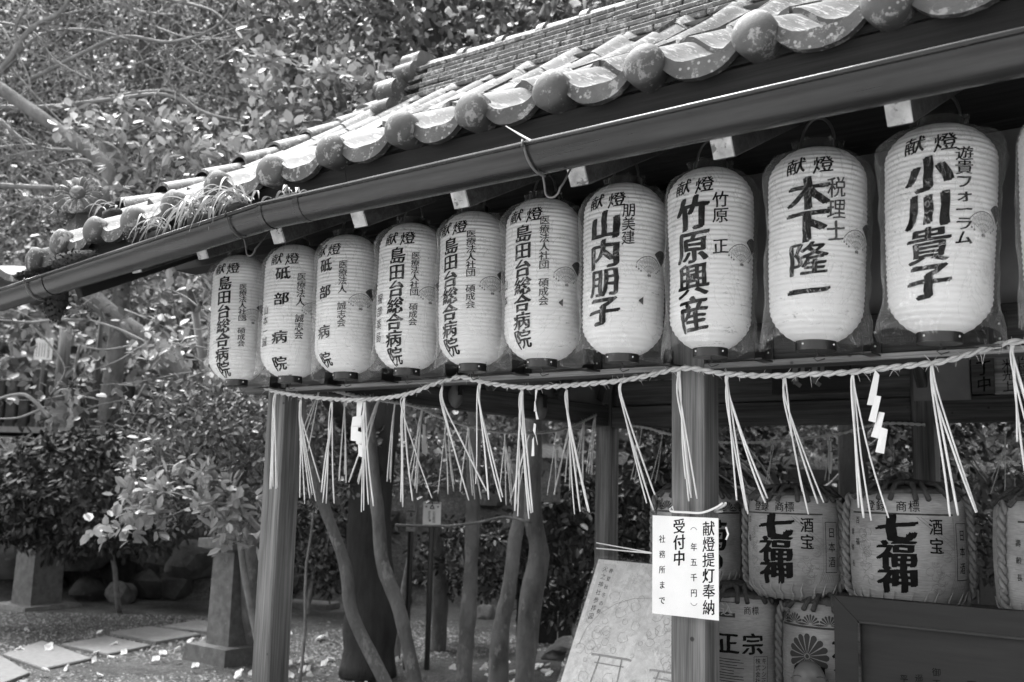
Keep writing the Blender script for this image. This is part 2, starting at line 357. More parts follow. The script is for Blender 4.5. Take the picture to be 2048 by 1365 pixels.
# ---------------------------------------------------------------- lettering: filled outlines cut fine enough to bend round things
GC = {}; GA = {}
def glyph(ch, bold=.0, cut=7, rough=.017):
    key = (ch, bold, cut)
    if key in GC: return GC[key]
    cu = bpy.data.curves.new('g', 'FONT'); cu.body = ch; cu.offset = bold; cu.resolution_u = 3; cu.align_x = 'CENTER'
    ob = bpy.data.objects.new('g', cu); COL.objects.link(ob); bpy.context.view_layer.update()
    me = bpy.data.meshes.new_from_object(ob.evaluated_get(bpy.context.evaluated_depsgraph_get()))
    bpy.data.objects.remove(ob); bpy.data.curves.remove(cu)
    bm = bmesh.new(); bm.from_mesh(me); bpy.data.meshes.remove(me)
    bmesh.ops.remove_doubles(bm, verts=bm.verts, dist=1e-5)
    if len(bm.verts) == 0: GC[key] = ([], []); return GC[key]
    for i in range(1, cut):
        for ax in (0, 1):
            x0 = -.5 if ax == 0 else -.15
            co = Vector((0, 0, 0)); co[ax] = x0+i/cut*1.05; no = Vector((0, 0, 0)); no[ax] = 1
            bmesh.ops.bisect_plane(bm, geom=bm.verts[:]+bm.edges[:]+bm.faces[:], plane_co=co, plane_no=no, dist=1e-5)
    bm.verts.index_update()
    cjk = ord(ch) > 0x2e80 or ord(ch) > 0xff00
    vs = []
    for v in bm.verts:
        x, y = v.co.x, v.co.y-(.38 if cjk else .33)
        if rough:
            q = Vector((x*3.1, y*3.1, ord(ch)*.37)); x += noise.noise(q)*rough*2.2; y += noise.noise(q+Vector((9, 9, 9)))*rough*2.2
            q = Vector((x*14, y*14, ord(ch)*.37)); x += noise.noise(q)*rough*.8; y += noise.noise(q+Vector((9, 9, 9)))*rough*.8
        vs.append((x, y))
    fs = [[w.index for w in f.verts] for f in bm.faces]; bm.free(); GC[key] = (vs, fs); return GC[key]
class Ink:
    """collects flat marks in (u, v) and maps them to a surface"""
    def __init__(s, fn): s.fn = fn; s.mb = MB()
    def char(s, ch, u, v, w, h=None, bold=.0, shear=.09, rot=0):
        # a brush stroke's weight: the outline laid down again a little to each side
        h = h or w; vs, fs = glyph(ch); ar = GA.get(ch)
        if ar is None:
            ar = 0
            for f in fs:
                for q in range(1, len(f)-1):
                    (ax, ay), (bx, by), (cx, cy) = vs[f[0]], vs[f[q]], vs[f[q+1]]; ar += abs((bx-ax)*(cy-ay)-(cx-ax)*(by-ay))/2
            GA[ch] = ar
        k = bold*.75*max(.35 if bold < .09 else .55, min(1.25, 1.75-3.6*ar))
        offs = [(0, 0)] if k < .004 else [(k*t, k*t*.42) for t in (-1, -.5, 0, .5, 1)]+[(k*.25, -k*.3), (-k*.25, k*.3)]
        for dx, dy in offs:
            o = []
            for x, y in vs:
                x1, y1 = x+dx, y+dy; y2 = y1+shear*x1
                o.append(s.fn(u+x1*w, v+y2*h))
            s.mb.add(o, fs)
        return s
    def column(s, txt, u, top, bottom, w, bold=.0, shear=.09, sx=1.0):
        n = len(txt)
        if n == 0: return s
        p = (top-bottom)/n
        for i, ch in enumerate(txt):
            if ch != ' ':
                s.char(ch, u, top-p*(i+.5), w*sx, min(p*1.06, w*1.12), bold, shear)
        return s
    def line(s, pts, wd, seg=.01):
        for (a, b), (c, d) in zip(pts[:-1], pts[1:]):
            L = math.hypot(c-a, d-b)
            if L < 1e-6: continue
            n = max(1, int(L/seg)); nx, ny = -(d-b)/L*wd/2, (c-a)/L*wd/2
            vs = []
            for i in range(n+1):
                t = i/n; x, y = a+(c-a)*t, b+(d-b)*t; vs += [s.fn(x+nx, y+ny), s.fn(x-nx, y-ny)]
            s.mb.add(vs, [(2*i, 2*i+1, 2*i+3, 2*i+2) for i in range(n)])
        return s
    def disc(s, u, v, r, n=12):
        s.mb.add([s.fn(u, v)]+[s.fn(u+r*math.cos(2*math.pi*i/n), v+r*math.sin(2*math.pi*i/n)) for i in range(n)], [(0, 1+i, 1+(i+1) % n) for i in range(n)]); return s
    def rect(s, u0, v0, u1, v1, seg=.012):
        nu = max(1, int((u1-u0)/seg)); vs = []
        for i in range(nu+1):
            u = u0+(u1-u0)*i/nu; vs += [s.fn(u, v0), s.fn(u, v1)]
        s.mb.add(vs, [(2*i, 2*i+2, 2*i+3, 2*i+1) for i in range(nu)]); return s
    def petal(s, u, v, a, r0, r1, wd):
        ca, sa = math.cos(a), math.sin(a); pr = [(r0, .12), (r0+(r1-r0)*.5, .62), (r0+(r1-r0)*.85, 1), (r1*.97, .6), (r1, .0)]
        vs = []
        for r, k in pr:
            h = wd*k/2; vs += [s.fn(u+ca*r-sa*h, v+sa*r+ca*h), s.fn(u+ca*r+sa*h, v+sa*r-ca*h)]
        s.mb.add(vs, [(2*i, 2*i+1, 2*i+3, 2*i+2) for i in range(4)]); return s
    def done(s, name, mat, parent): return s.mb.build(name, mat, parent)
# ================================================================ TERRAIN
def terr(x, y):
    p = Vector((x-CAM.x, y-CAM.y, 0)); u = p.dot(FH); v = p.dot(R0)
    h = 0.0
    def ss(a, b, t):
        t = max(0, min(1, (t-a)/(b-a))); return t*t*(3-2*t)
    h += 1.95*ss(12.4, 13.6, u+.25*noise.noise(Vector((v*.4, 0, 3))))
    if u > 17.5: h += (u-17.5)*.82
    h += .03*noise.noise(Vector((x*.7, y*.7, 0)))*ss(3, 6, u)+.35*noise.noise(Vector((x*.25, y*.25, 5)))*ss(15, 22, u)
    return h
mb = MB(); us = [-60, -40, -25, -15, -8, -4, -1, 1, 3]+[3.5+.5*i for i in range(18)]+[12.4+.2*i for i in range(8)]+[14.5+i for i in range(8)]+[24, 28, 34, 42, 55, 75]
vs_ = [-80, -60, -45, -32, -24]+[-18+1.0*i for i in range(37)]+[24, 32, 45, 60, 80]
for u in us:
    for v in vs_:
        q = uvz(u, v); mb.v.append((q.x, q.y, terr(q.x, q.y)))
nv = len(vs_)
for i in range(len(us)-1):
    for j in range(nv-1): mb.f.append((i*nv+j, i*nv+j+1, (i+1)*nv+j+1, (i+1)*nv+j))
o = mb.build('ground', M['ground'], smooth=True); o['kind'] = 'structure'
b = MB(); b.box((1.5, -7.0, .01), (26, 11.6, .02)); o = b.build('path', M['path']); o['kind'] = 'structure'
# loose gravel and litter, one uncountable mass near the garden floor
def scatter_stones():
    n = 90000; u = 4.6+RNG.random(n)**.8*6.4; v = (RNG.random(n)*1.9-1.15)*u*.62
    X = CAM.x+FH.x*u+R0.x*v; Y = CAM.y+FH.y*u+R0.y*v; keep = ~((X > -3.4) & (Y < 2.6) & (Y > 0)); X, Y = X[keep], Y[keep]; n = len(X)
    s = .005+.010*RNG.random(n)**2; base = np.array([[1, 0, 0], [0, 1, 0], [-1, 0, 0], [0, -1, 0], [0, 0, .8]])
    V = base[None]*s[:, None, None]*(.7+.6*RNG.random((n, 5, 1))); a = RNG.random(n)*6.28; ca, sa = np.cos(a)[:, None], np.sin(a)[:, None]
    x2 = V[:, :, 0]*ca-V[:, :, 1]*sa; y2 = V[:, :, 0]*sa+V[:, :, 1]*ca
    V = np.stack([x2+X[:, None], y2+Y[:, None], V[:, :, 2]+.002], axis=2)
    o = quads_np('gravel', V, [(0, 1, 4), (1, 2, 4), (2, 3, 4), (3, 0, 4)], M['gravel_m']); tag(o, 'loose gravel and crumbs of litter over the garden floor', 'gravel', kind='stuff')
M['gravel_m'] = leaf_mat('gravel_grit', .04, .3, .9, 0, .2)
scatter_stones()

# ================================================================ PAVILION
PAV = thing('shrine_pavilion', 'tiled open timber pavilion hung with a row of paper lanterns', 'pavilion', (-1.5, 1.25, 0))
XL, XR = -3.24, .55
def rz_(t): return 2.53+.425*t+.085*t*t
def roof_z(Y): return rz_(Y+.6)
PW = .105
for X in (-3.19, -1.348, .5):
    for Y in (PW/2, 2.5+PW/2):
        b = MB(); b.box((0, 0, 0), (PW, PW, 2.42 if Y < 1 else 2.42), None, .006)
        o = b.build('post', M['wood_z'], None); o.location = (X, Y, 1.21); o.parent = PAV; o.matrix_parent_inverse = parent_mat(PAV).inverted()
        b = MB(); b.box((X, Y, .04), (.24, .24, .14), None, .01); b.build('base_stone', M['stone'], PAV)
def beam(name, a, b_, w, h, mat, parent=PAV, bev=.004):
    a, b_ = Vector(a), Vector(b_); d = b_-a; L = d.length; q = d.to_track_quat('X', 'Z')
    m = MB(); m.box((0, 0, 0), (L, w, h), None, bev); o = m.build(name, mat); o.location = (a+b_)/2; o.rotation_mode = 'QUATERNION'; o.rotation_quaternion = q
    o.rotation_mode = 'XYZ'; o.rotation_euler = q.to_euler(); o.parent = parent; o.matrix_parent_inverse = parent_mat(parent).inverted(); return o
# front, back and side head beams, butted between the posts
for Y, c in ((.06, 0), (2.55, 1)):
    for x0, x1 in ((-3.137, -1.401), (-1.295, .447)):
        beam('head_beam', (x0, Y, 1.905), (x1, Y, 1.905), .078, .126, M['wood_x'])
        if c == 0: beam('beam_ledge', (x0, Y-.048, 1.85), (x1, Y-.048, 1.85), .016, .016, M['wood_pale'], bev=.002)
    beam('head_beam', (-3.42, Y, 1.905), (-3.243, Y, 1.905), .078, .126, M['wood_x'])
for X in (-3.19, .5): beam('side_beam', (X, .107, 1.91), (X, 2.498, 1.91), .08, .12, M['wood_x'])
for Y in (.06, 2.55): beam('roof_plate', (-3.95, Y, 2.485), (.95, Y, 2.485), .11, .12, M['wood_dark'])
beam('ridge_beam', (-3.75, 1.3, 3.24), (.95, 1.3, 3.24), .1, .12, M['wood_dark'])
# wall panels above the head beams
for i, (x0, x1) in enumerate(((-3.137, -1.401), (-1.295, .447))):
    b = MB(); b.box(((x0+x1)/2, .075, 2.197), (x1-x0, .012, .452)); b.build('wall_panel', M['wood_dark'] if i == 0 else M['panel'], PAV, label=None if i == 0 else 'plain grey plywood wall panel')  # left bay's panel is darkened in colour for the shade behind its lanterns
    n = 3
    for k in range(n):
        z = 2.045+.155*k; b = MB(); b.box(((x0+x1)/2, 2.56, z), (x1-x0, .016, .15), None, .003); b.build('wall_board', M['wood_x'], PAV)
for k in range(1, 3): beam('wall_strut', (-2.35, .055, 1.97), (-2.35, .055, 2.42), .02, .05, M['wood_dark']) if k == 1 else None
# gable infill with plaster
for X in (-3.19, .5):
    b = MB(); zt = 3.1; a = [(X-.008, .11, 1.972), (X+.008, .11, 1.972), (X+.008, 2.49, 1.972), (X-.008, 2.49, 1.972)]
    b.add([(X-.008, .11, 1.972), (X-.008, 2.49, 1.972), (X-.008, 2.49, 2.54), (X-.008, 1.3, 3.15), (X-.008, .11, 2.54), (X+.008, .11, 1.972), (X+.008, 2.49, 1.972), (X+.008, 2.49, 2.54), (X+.008, 1.3, 3.15), (X+.008, .11, 2.54)],
          [(0, 1, 2, 3, 4), (9, 8, 7, 6, 5), (0, 5, 6, 1), (1, 6, 7, 2), (2, 7, 8, 3), (3, 8, 9, 4), (4, 9, 5, 0)])
    b.build('gable_panel', M['panel'], PAV)
for (a, c) in (((-3.13, 2.40, 1.99), (-2.95, 2.30, 2.42)), ((-3.13, 1.35, 1.98), (-3.13, 1.02, 2.42)), ((-3.13, 1.95, 1.98), (-3.13, 2.2, 2.42))): beam('brace', a, c, .05, .075, M['wood_x'])
for X in (-1.348,): 
    beam('tie_beam', (X, .108, 2.34), (X, 2.497, 2.34), .07, .1, M['wood_dark'])
    beam('brace', (X+.02, 2.49, 2.0), (X+.02, 2.2, 2.33), .05, .06, M['wood_x'])
# roof deck, fascia, rafters
def droop(x):
    P = [(-2.0, 0), (-2.5, -.022), (-2.8, -.03), (-3.05, -.058), (-3.3, -.075), (-3.58, -.085), (-3.8, -.10), (-4.0, -.16), (-4.5, -.25)]
    if x >= -2.0: return 0
    for (a, b), (c, d) in zip(P[:-1], P[1:]):
        if x >= c: return b+(d-b)*(a-x)/(a-c)
    return -.25
b = MB(); Ys = [-.6+.1*i for i in range(20)]
prof = [(Y, roof_z(Y)-.05) for Y in Ys]; prof += [(2.6-Y, z) for Y, z in reversed(prof[:-1])]
n = len(prof)
XS = [-3.92, -3.6, -3.3, -3.0, -2.7, -2.4, -2.0, -1, 1]
def ddr(x, Y): return droop(x)*max(0, 1-(Y+.6)/1.9)**2 if Y < 1.3 else 0
for xa, xb in zip(XS[:-1], XS[1:]):
    o_ = len(b.v)
    for (Y, z) in prof: b.v += [(xa, Y, z+ddr(xa, Y)), (xb, Y, z+ddr(xb, Y)), (xb, Y, z-.02+ddr(xb, Y)), (xa, Y, z-.02+ddr(xa, Y))]
    for i in range(n-1):
        for k in (0, 2)+((3,) if xa == XS[0] else ())+((1,) if xb == XS[-1] else ()): b.f.append((o_+4*i+k, o_+4*i+(k+1) % 4, o_+4*i+4+(k+1) % 4, o_+4*i+4+k))
    b.f += [(o_, o_+3, o_+2, o_+1), (o_+4*n-4, o_+4*n-3, o_+4*n-2, o_+4*n-1)]
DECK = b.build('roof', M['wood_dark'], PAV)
FX = [-4.3, -2.0, 1.0]
b = MB()
for x0, x1 in zip([-4.1, -3.7, -3.3, -2.8, -2.2, -.3], [-3.702, -3.302, -2.802, -2.202, -.302, 1.0]):
    z0 = 2.405+droop(x0)*.9; z1 = 2.405+droop(x1)*.9
    bb = MB(); bb.hexa([(x0, -.575, z0-.055), (x1, -.575, z1-.055), (x1, -.545, z1-.055), (x0, -.545, z0-.055)], [(x0, -.6, z0+.05), (x1, -.6, z1+.05), (x1, -.57, z1+.05), (x0, -.57, z0+.05)])
    bb.build('fascia_board', M['wood_dark'], PAV)
RX = [-3.387, -2.975, -2.565, -2.185, -1.78, -1.382, -.976, -.574, -.17, .235, .64]
sl = math.radians(26.5)
for k, X in enumerate(RX):
    zc = 2.295 if X > -2.3 else 2.295-.012*(-2.3-X)/1.
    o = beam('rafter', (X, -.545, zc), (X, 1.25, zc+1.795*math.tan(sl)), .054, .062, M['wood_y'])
    e = MB(); e.box((X, -.5475, zc+.0015), (.052, .006, .060), Matrix.Rotation(sl, 3, 'X')); e.build('rafter_end', M['rafter_end'], o)
    o2 = beam('rafter', (X, 3.145, zc), (X, 1.35, zc+1.795*math.tan(sl)), .054, .062, M['wood_y'])
q_ = onY(128, 604, -.56)
for y0_, y1_ in ((-.56, 1.25), (3.16, 1.35)): beam('barge_board', (-3.79, y0_, q_.z+.075), (-3.79, y1_, q_.z+.075+1.81*math.tan(sl)), .04, .135, M['wood_dark'])
# ---- eave tiles: measured centres of the round heads
EX = [.55, .275, 0, -.28, -.564, -.852, -1.133, -1.405, -1.668, -1.933, -2.225, -2.506, -2.785, -3.03, -3.28, -3.535, -3.775, -3.96]
def prof_s(t, p):   # S section across one tile, t 0..1 from crown to crown
    return .030*math.cos(2*math.pi*t) + .009*math.cos(4*math.pi*t) - .006
def tile_mesh(p, length, thick=.018, eave=False, n=14, slope=math.radians(25), seed=0):
    b = MB(); up = math.tan(slope); top = []; ns = 2 if not eave else 3
    for j in range(ns+1):
        y = length*j/ns
        for i in range(n+1):
            t = i/n; z = prof_s(t, p)+y*up; b.v.append((t*p, y, z)); 
    o2 = len(b.v)
    for j in range(ns+1):
        y = length*j/ns
        for i in range(n+1):
            t = i/n; b.v.append((t*p, y, prof_s(t, p)+y*up-thick))
    w = n+1
    for j in range(ns):
        for i in range(n):
            b.f.append((j*w+i, j*w+i+1, (j+1)*w+i+1, (j+1)*w+i)); b.f.append((o2+j*w+i+1, o2+j*w+i, o2+(j+1)*w+i, o2+(j+1)*w+i+1))
    for i in range(n): b.f.append((i, o2+i, o2+i+1, i+1))
    for j in range(ns): b.f.append((j*w, (j+1)*w, o2+(j+1)*w, o2+j*w)); b.f.append((j*w+n, o2+j*w+n, o2+(j+1)*w+n, (j+1)*w+n))
    return b
for k in range(len(EX)-1):
    xr, xl = EX[k], EX[k+1]; p = xr-xl; zb = roof_z(-.62)+droop((xr+xl)/2)-.006
    b = tile_mesh(p, .26, .02, True)
    # hanging apron that follows the section
    n = 14; o = len(b.v)
    for i in range(n+1):
        t = i/n; z = prof_s(t, p); tp = .052-.012*abs(math.cos(math.pi*t))
        b.v += [(t*p, -.004, z+.001), (t*p, -.016, z-.004), (t*p, -.016, z-tp), (t*p, .004, z-tp)]
    for i in range(n):
        for q in range(4): b.f.append((o+4*i+q, o+4*i+(q+1) % 4, o+4*i+4+(q+1) % 4, o+4*i+4+q))
    b.f += [(o, o+3, o+2, o+1), (o+4*n, o+4*n+1, o+4*n+2, o+4*n+3)]
    skew = (droop(xr)-droop(xl))/p
    b.v = [(x, y, z+skew*(x-p/2)) for x, y, z in b.v]
    t_ = b.build('eave_tile', M['tile'], None); t_.location = (xl, -.62, zb); t_.parent = DECK; t_.matrix_parent_inverse = parent_mat(DECK).inverted(); smooth_angle(t_, 50)
for k, X in enumerate(EX):
    zb = roof_z(-.62)+droop(X)-.022+random.uniform(-.004, .004)
    b = MB(); R = .053
    pr = [(.0001, -.047), (.018, -.0458), (.034, -.041), (.045, -.034), (.0515, -.027), (R, -.02), (R-.001, .0), (R-.004, .03), (R-.006, .05)]
    b.lathe(pr, 28)
    vs = [(x, z, -y+.0) for x, y, z in b.v]; b.v = [(x, yy, zz) for x, yy, zz in vs]
    b.f = [tuple(reversed(f)) for f in b.f]
    d = b.build('eave_tile_head', M['tile'], None); d.location = (X, -.625, zb); d.rotation_euler = (math.radians(-4+random.uniform(-3, 3)), random.uniform(0, 6), math.radians(random.uniform(-5, 5)))
    d.rotation_euler = (d.rotation_euler[0], 0, d.rotation_euler[2]); d.parent = DECK; d.matrix_parent_inverse = parent_mat(DECK).inverted(); smooth_angle(d, 60)
# ---- field tiles: rows up the front slope
rows = 9; cache = {}
for r in range(1, rows):
    Y0 = -.62+.205*r; sl_ = math.atan(.45+.17*(Y0+.62+.1))
    for k in range(len(EX)-2):
        xr, xl = EX[k], EX[k+1]; p = round(xr-xl, 2); key = (r, p)
        if key not in cache:
            me = tile_mesh(xr-xl+.002, .235, .027, slope=sl_); me.v = [(x, y, z+.01) for x, y, z in me.v]; oo = me.build('roof_tile', M['tile'], None); smooth_angle(oo, 50); cache[key] = oo.data; bpy.data.objects.remove(oo)
        o = bpy.data.objects.new('roof_tile', cache[key]); COL.objects.link(o); jit = random.uniform
        o.location = (xl+jit(-.005, .005), Y0+jit(-.008, .008), roof_z(Y0)+.004+jit(-.003, .005)+droop((xl+xr)/2)*(1-r/rows)**2)
        o.rotation_euler = (jit(-.012, .02), jit(-.015, .015), jit(-.02, .02)); o.parent = DECK; o.matrix_parent_inverse = parent_mat(DECK).inverted()
# back slope, one joined surface (far side, never seen singly)
b = MB()
for r in range(0, rows):
    Y0 = 3.22-.205*r; sl_ = math.atan(.45+.17*(.205*r+.1))
    for k in range(len(EX)-2):
        xr, xl = EX[k], EX[k+1]; t = tile_mesh(xr-xl, .235, .02, slope=sl_, n=6)
        b.add([(x+xl, Y0-y, z+roof_z(2.6-Y0)+.012) for x, y, z in t.v], [tuple(reversed(f)) for f in t.f])
o = b.build('back_slope_tiles', M['tile'], DECK); o['kind'] = 'stuff'
# ---- verge: half-round cover tiles stepping down the left edge
def barrel_tile(r0, r1, L, slope, thick=.014, n=12):
    b = MB(); up = math.tan(slope)
    for j, (y, r) in enumerate(((0, r0), (L, r1))):
        for rr in (r, r-thick):
            for i in range(n+1):
                th = math.pi*i/n; b.v.append((math.cos(th)*rr, y, math.sin(th)*rr+y*up))
    w = n+1
    for i in range(n):
        b.f += [(i+1, i, 2*w+i, 2*w+i+1), (w+i, w+i+1, 3*w+i+1, 3*w+i), (i, i+1, w+i+1, w+i), (2*w+i+1, 2*w+i, 3*w+i, 3*w+i+1)]
    b.f += [(0, w, 3*w, 2*w), (w-1, 3*w-1, 4*w-1, 2*w-1)]
    return b
for r in range(8):
    Y0 = -.36+.2*r; sl_ = math.atan(.45+.17*(Y0+.7)); b = barrel_tile(.078, .062, .25, sl_-.06)
    o = b.build('verge_tile', M['tile'], None); o.location = (-3.86, Y0, roof_z(Y0)+.0+.014*random.random()-.05*max(0, 1-r/3)); o.rotation_euler = (0, 0, random.uniform(-.04, .04))
    o.parent = DECK; o.matrix_parent_inverse = parent_mat(DECK).inverted(); smooth_angle(o, 50)
for r in range(9):   # hanging verge board tiles outside
    Y0 = -.5+.2*r; z = roof_z(Y0); u = .2*(.45+.17*(Y0+.7)); b = MB()
    b.hexa([(-4.0, Y0, z-.09), (-3.93, Y0, z-.09), (-3.93, Y0+.215, z-.09+u), (-4.0, Y0+.215, z-.09+u)], [(-4.0, Y0, z+.01), (-3.93, Y0, z+.015), (-3.93, Y0+.215, z+.015+u), (-4.0, Y0+.215, z+.01+u)])
    b.build('verge_board_tile', M['tile'], DECK)
# ---- corner tiles turning outwards, and the chrysanthemum ornaments
def corner_piece(x0, y0, z0, dx, dy, wv, lab=None, A=.028):
    b = MB(); n = 18
    for i in range(n+1):
        t = i/n; z = -A*math.sin(math.pi*t*wv)
        for (yy, zz) in ((0, 0), (0, -.03), (dy, .06-.03), (dy, .06)): b.v.append((dx*t, yy, z+zz))
    for i in range(n):
        for q in range(4): b.f.append((4*i+q, 4*i+4+q, 4*i+4+(q+1) % 4, 4*i+(q+1) % 4))
    b.f += [(0, 1, 2, 3), (4*n+3, 4*n+2, 4*n+1, 4*n)]
    o = b.build('corner_tile', M['tile'], None); o.location = (x0, y0, z0); o.parent = DECK; o.matrix_parent_inverse = parent_mat(DECK).inverted(); smooth_angle(o, 50); return o
corner_piece(-4.38, -.60, 2.385, .37, .36, 1.0, A=.06); corner_piece(-4.78, -.58, 2.375, .42, .36, 1.0, A=.05)
corner_piece(-4.05, -.12, 2.63, .32, .22, 2.0, A=.022)
def chrys(c, R, tilt, n=16, yaw=0.0):
    root = MB(); 
    b = MB(); b.lathe([(.0001, .0), (R*.5, 0.0), (R*.8, .004), (R*.86, -.018), (R*.5, -.03), (.0001, -.03)], 24)
    for i in range(n):
        a = 2*math.pi*i/n; ca, sa = math.cos(a), math.sin(a); w = R*math.pi/n*.93
        vs = [(R*.28, -w*.3, .006), (R*.28, w*.3, .006), (R*.62, w*.72, .010), (R*.9, w*.9, .004), (R, 0, -.002), (R*.9, -w*.9, .004), (R*.62, -w*.72, .010), (R*.6, 0, .024), (R*.88, 0, .018)]
        b.add([(x*ca-y*sa, x*sa+y*ca, z) for x, y, z in vs], [(0, 7, 1), (1, 7, 2), (2, 7, 8, 3), (3, 8, 4), (4, 8, 5), (5, 8, 7, 6), (6, 7, 0)])
    b.lathe([(R*.3, .004), (R*.29, .022), (R*.2, .034), (.0001, .038)], 16)
    q = Matrix.Rotation(yaw, 3, 'Z') @ Matrix.Rotation(tilt, 3, 'X')
    b.v = [tuple(q @ Vector(v)) for v in b.v]
    o = b.build('chrysanthemum_ornament', M['tile_ridge'], None); o.location = c; o.parent = DECK; o.matrix_parent_inverse = parent_mat(DECK).inverted(); smooth_angle(o, 35); return o
chrys(onX(157, 390, -3.93), .105, math.radians(62), 16, math.radians(38))
chrys(onX(120, 422, -4.02), .085, math.radians(35), 12, math.radians(40))
b = MB(); b.blob(onX(150, 425, -3.97), (.1, .16, .07), 2, .1); b.build('ornament_base', M['tile_ridge'], DECK, True)
# ---- ridge: stacked flat tiles under a round cap course
RB = 3.525
RIDGE = MB(); RIDGE.box((-1.35, 1.3, RB+.07), (4.55, .2, .16)); RIDGE = RIDGE.build('ridge_core', M['mortar'], PAV)
ck = {}
for c in range(7):
    hw = (.185, .175, .162, .15, .14, .13, .122)[c]; L = .262; off = (c % 2)*.13
    z = RB+.012+.029*c+(.008 if c > 1 else 0)
    for k in range(18):
        x = -3.66+off*1.0+L*k+.02*(c > 3)
        if k == 0 and off: x += 0
        me = ck.get(c)
        if me is None:
            q = MB(); q.box((0, 0, 0), (L-.004, hw*2, .0255), None, .004); oo = q.build('ridge_tile', M['tile_ridge'], None); me = ck[c] = oo.data; bpy.data.objects.remove(oo)
        o = bpy.data.objects.new('ridge_tile', me); COL.objects.link(o); o.location = (x+L/2, 1.3+random.uniform(-.005, .005), z+.0125+random.uniform(-.0015, .0015)); o.rotation_euler = (random.uniform(-.01, .01), random.uniform(-.006, .006), random.uniform(-.008, .008))
        o.parent = RIDGE; o.matrix_parent_inverse = parent_mat(RIDGE).inverted()
zc = RB+.012+.029*7+.012
for k in range(18):
    x = -3.58+.262*k; b = barrel_tile(.075, .068, .25, 0); b.v = [(y, x_, z*.9) for x_, y, z in b.v]; b.f = [tuple(reversed(f)) for f in b.f]
    o = b.build('ridge_cap_tile', M['tile_ridge'], None); o.location = (x, 1.3, zc); o.parent = RIDGE; o.matrix_parent_inverse = parent_mat(RIDGE).inverted(); smooth_angle(o, 50)
    b = barrel_tile(.088, .088, .045, 0); b.v = [(y, x_, z*.9) for x_, y, z in b.v]; b.f = [tuple(reversed(f)) for f in b.f]
    q = b.build('cap_collar', M['tile_ridge'], None); q.location = (x+.235, 1.3, zc); q.parent = o; q.matrix_parent_inverse = parent_mat(o).inverted(); smooth_angle(q, 50)
def end_plate(x, th, pts, name='ridge_end_tile'):
    pts = pts+[(-y, z) for y, z in reversed(pts)]; n = len(pts); b = MB()
    b.v = [(x-th/2, 1.3+y, z) for y, z in pts]+[(x+th/2, 1.3+y, z) for y, z in pts]
    b.f = [tuple(range(n)), tuple(n+i for i in reversed(range(n)))]+[(i, n+i, n+(i+1) % n, (i+1) % n) for i in range(n)]
    o = b.build(name, M['tile'], RIDGE); bm = bmesh.new(); bm.from_mesh(o.data); bmesh.ops.recalc_face_normals(bm, faces=bm.faces[:]); bm.to_mesh(o.data); bm.free(); smooth_angle(o, 35); return o
def arc(cx, cz, r, a0, a1, n=8): return [(cx+r*math.cos(math.radians(a0+(a1-a0)*i/n)), cz+r*math.sin(math.radians(a0+(a1-a0)*i/n))) for i in range(n+1)]
end_plate(-3.70, .12, [(0, RB-.10), (-.15, RB-.10)]+arc(-.24, RB-.04, .06, 280, 90, 9)+arc(-.19, RB+.07, .075, 200, 60, 9)+[(-.1, RB+.13), (0, RB+.13)])
end_plate(-3.66, .13, [(0, RB+.134), (-.13, RB+.134)]+arc(-.115, RB+.2, .06, 220, 100, 8)+arc(-.06, RB+.28, .06, 190, 70, 8)+[(0, RB+.345)])
for (y, x, z, L, r) in ((1.2, -3.80, RB+.16, .2, .05), (1.08, -3.84, RB-.03, .18, .05)):
    b = MB(); b.tube([(x-L/2, y, z), (x+L/2, y, z)], r, 18); o = b.build('ridge_end_cylinder', M['tile'], RIDGE); smooth_angle(o, 50)
b = MB(); b.add([(-3.72, 1.12, RB-.0), (.9, 1.12, RB-.0), (.9, 1.03, RB-.045), (-3.72, 1.03, RB-.045), (-3.72, 1.12, RB-.06), (.9, 1.12, RB-.06)], [(0, 3, 2, 1), (0, 1, 5, 4), (3, 4, 5, 2), (0, 4, 3), (1, 2, 5)]); b.build('plaster_fillet', M['mortar'], RIDGE)

# ---- gutter
GUT = thing('rain_gutter', 'dark half-round metal gutter under the scalloped tile eave', 'gutter', (-1.5, -.67, 2.3))
def gz(x): return 2.333+.0015*math.sin(x*5) if x > -2.45 else 2.333-.068*(-2.45-x)
def gutter_section(x0, x1, r=.052, dep=.063, lip=True):
    b = MB(); n = 14; k = 2; t = .0025
    for x in (x0, x1):
        for rr in (0, t):
            for i in range(n+1):
                a = math.pi+math.pi*i/n; b.v.append((x, -.668+math.cos(a)*(r-rr), gz(x)+math.sin(a)*(dep-rr)))
    w = n+1
    for i in range(n): b.f += [(i, i+1, 2*w+i+1, 2*w+i), (w+i+1, w+i, 3*w+i, 3*w+i+1)]
    b.f += [(0, 2*w, 3*w, w), (n, w+n, 3*w+n, 2*w+n)]
    o = b.build('gutter_trough', M['gutter'], GUT); smooth_angle(o, 60)
    b = MB(); b.tube([(x0, -.7215, gz(x0)+.002), (x1, -.7215, gz(x1)+.002)], .0065, 10); q = b.build('rolled_lip', M['gutter'], o, True)
    return o
secs = [-4.17, -3.75, -2.45, 1.0]
for a, c in zip(secs[:-1], secs[1:]): gutter_section(a+.001, c-.001)
for x in (-3.75, -2.45, -2.28):
    b = MB(); n = 12
    for xx in (x-.012, x+.012):
        for i in range(n+1):
            a = math.pi+math.pi*i/n; b.v.append((xx, -.668+math.cos(a)*.0545, gz(xx)+math.sin(a)*.0655))
    for i in range(n): b.f.append((i, i+1, n+1+i+1, n+1+i))
    b.build('joint_sleeve', M['gutter'], GUT, True)
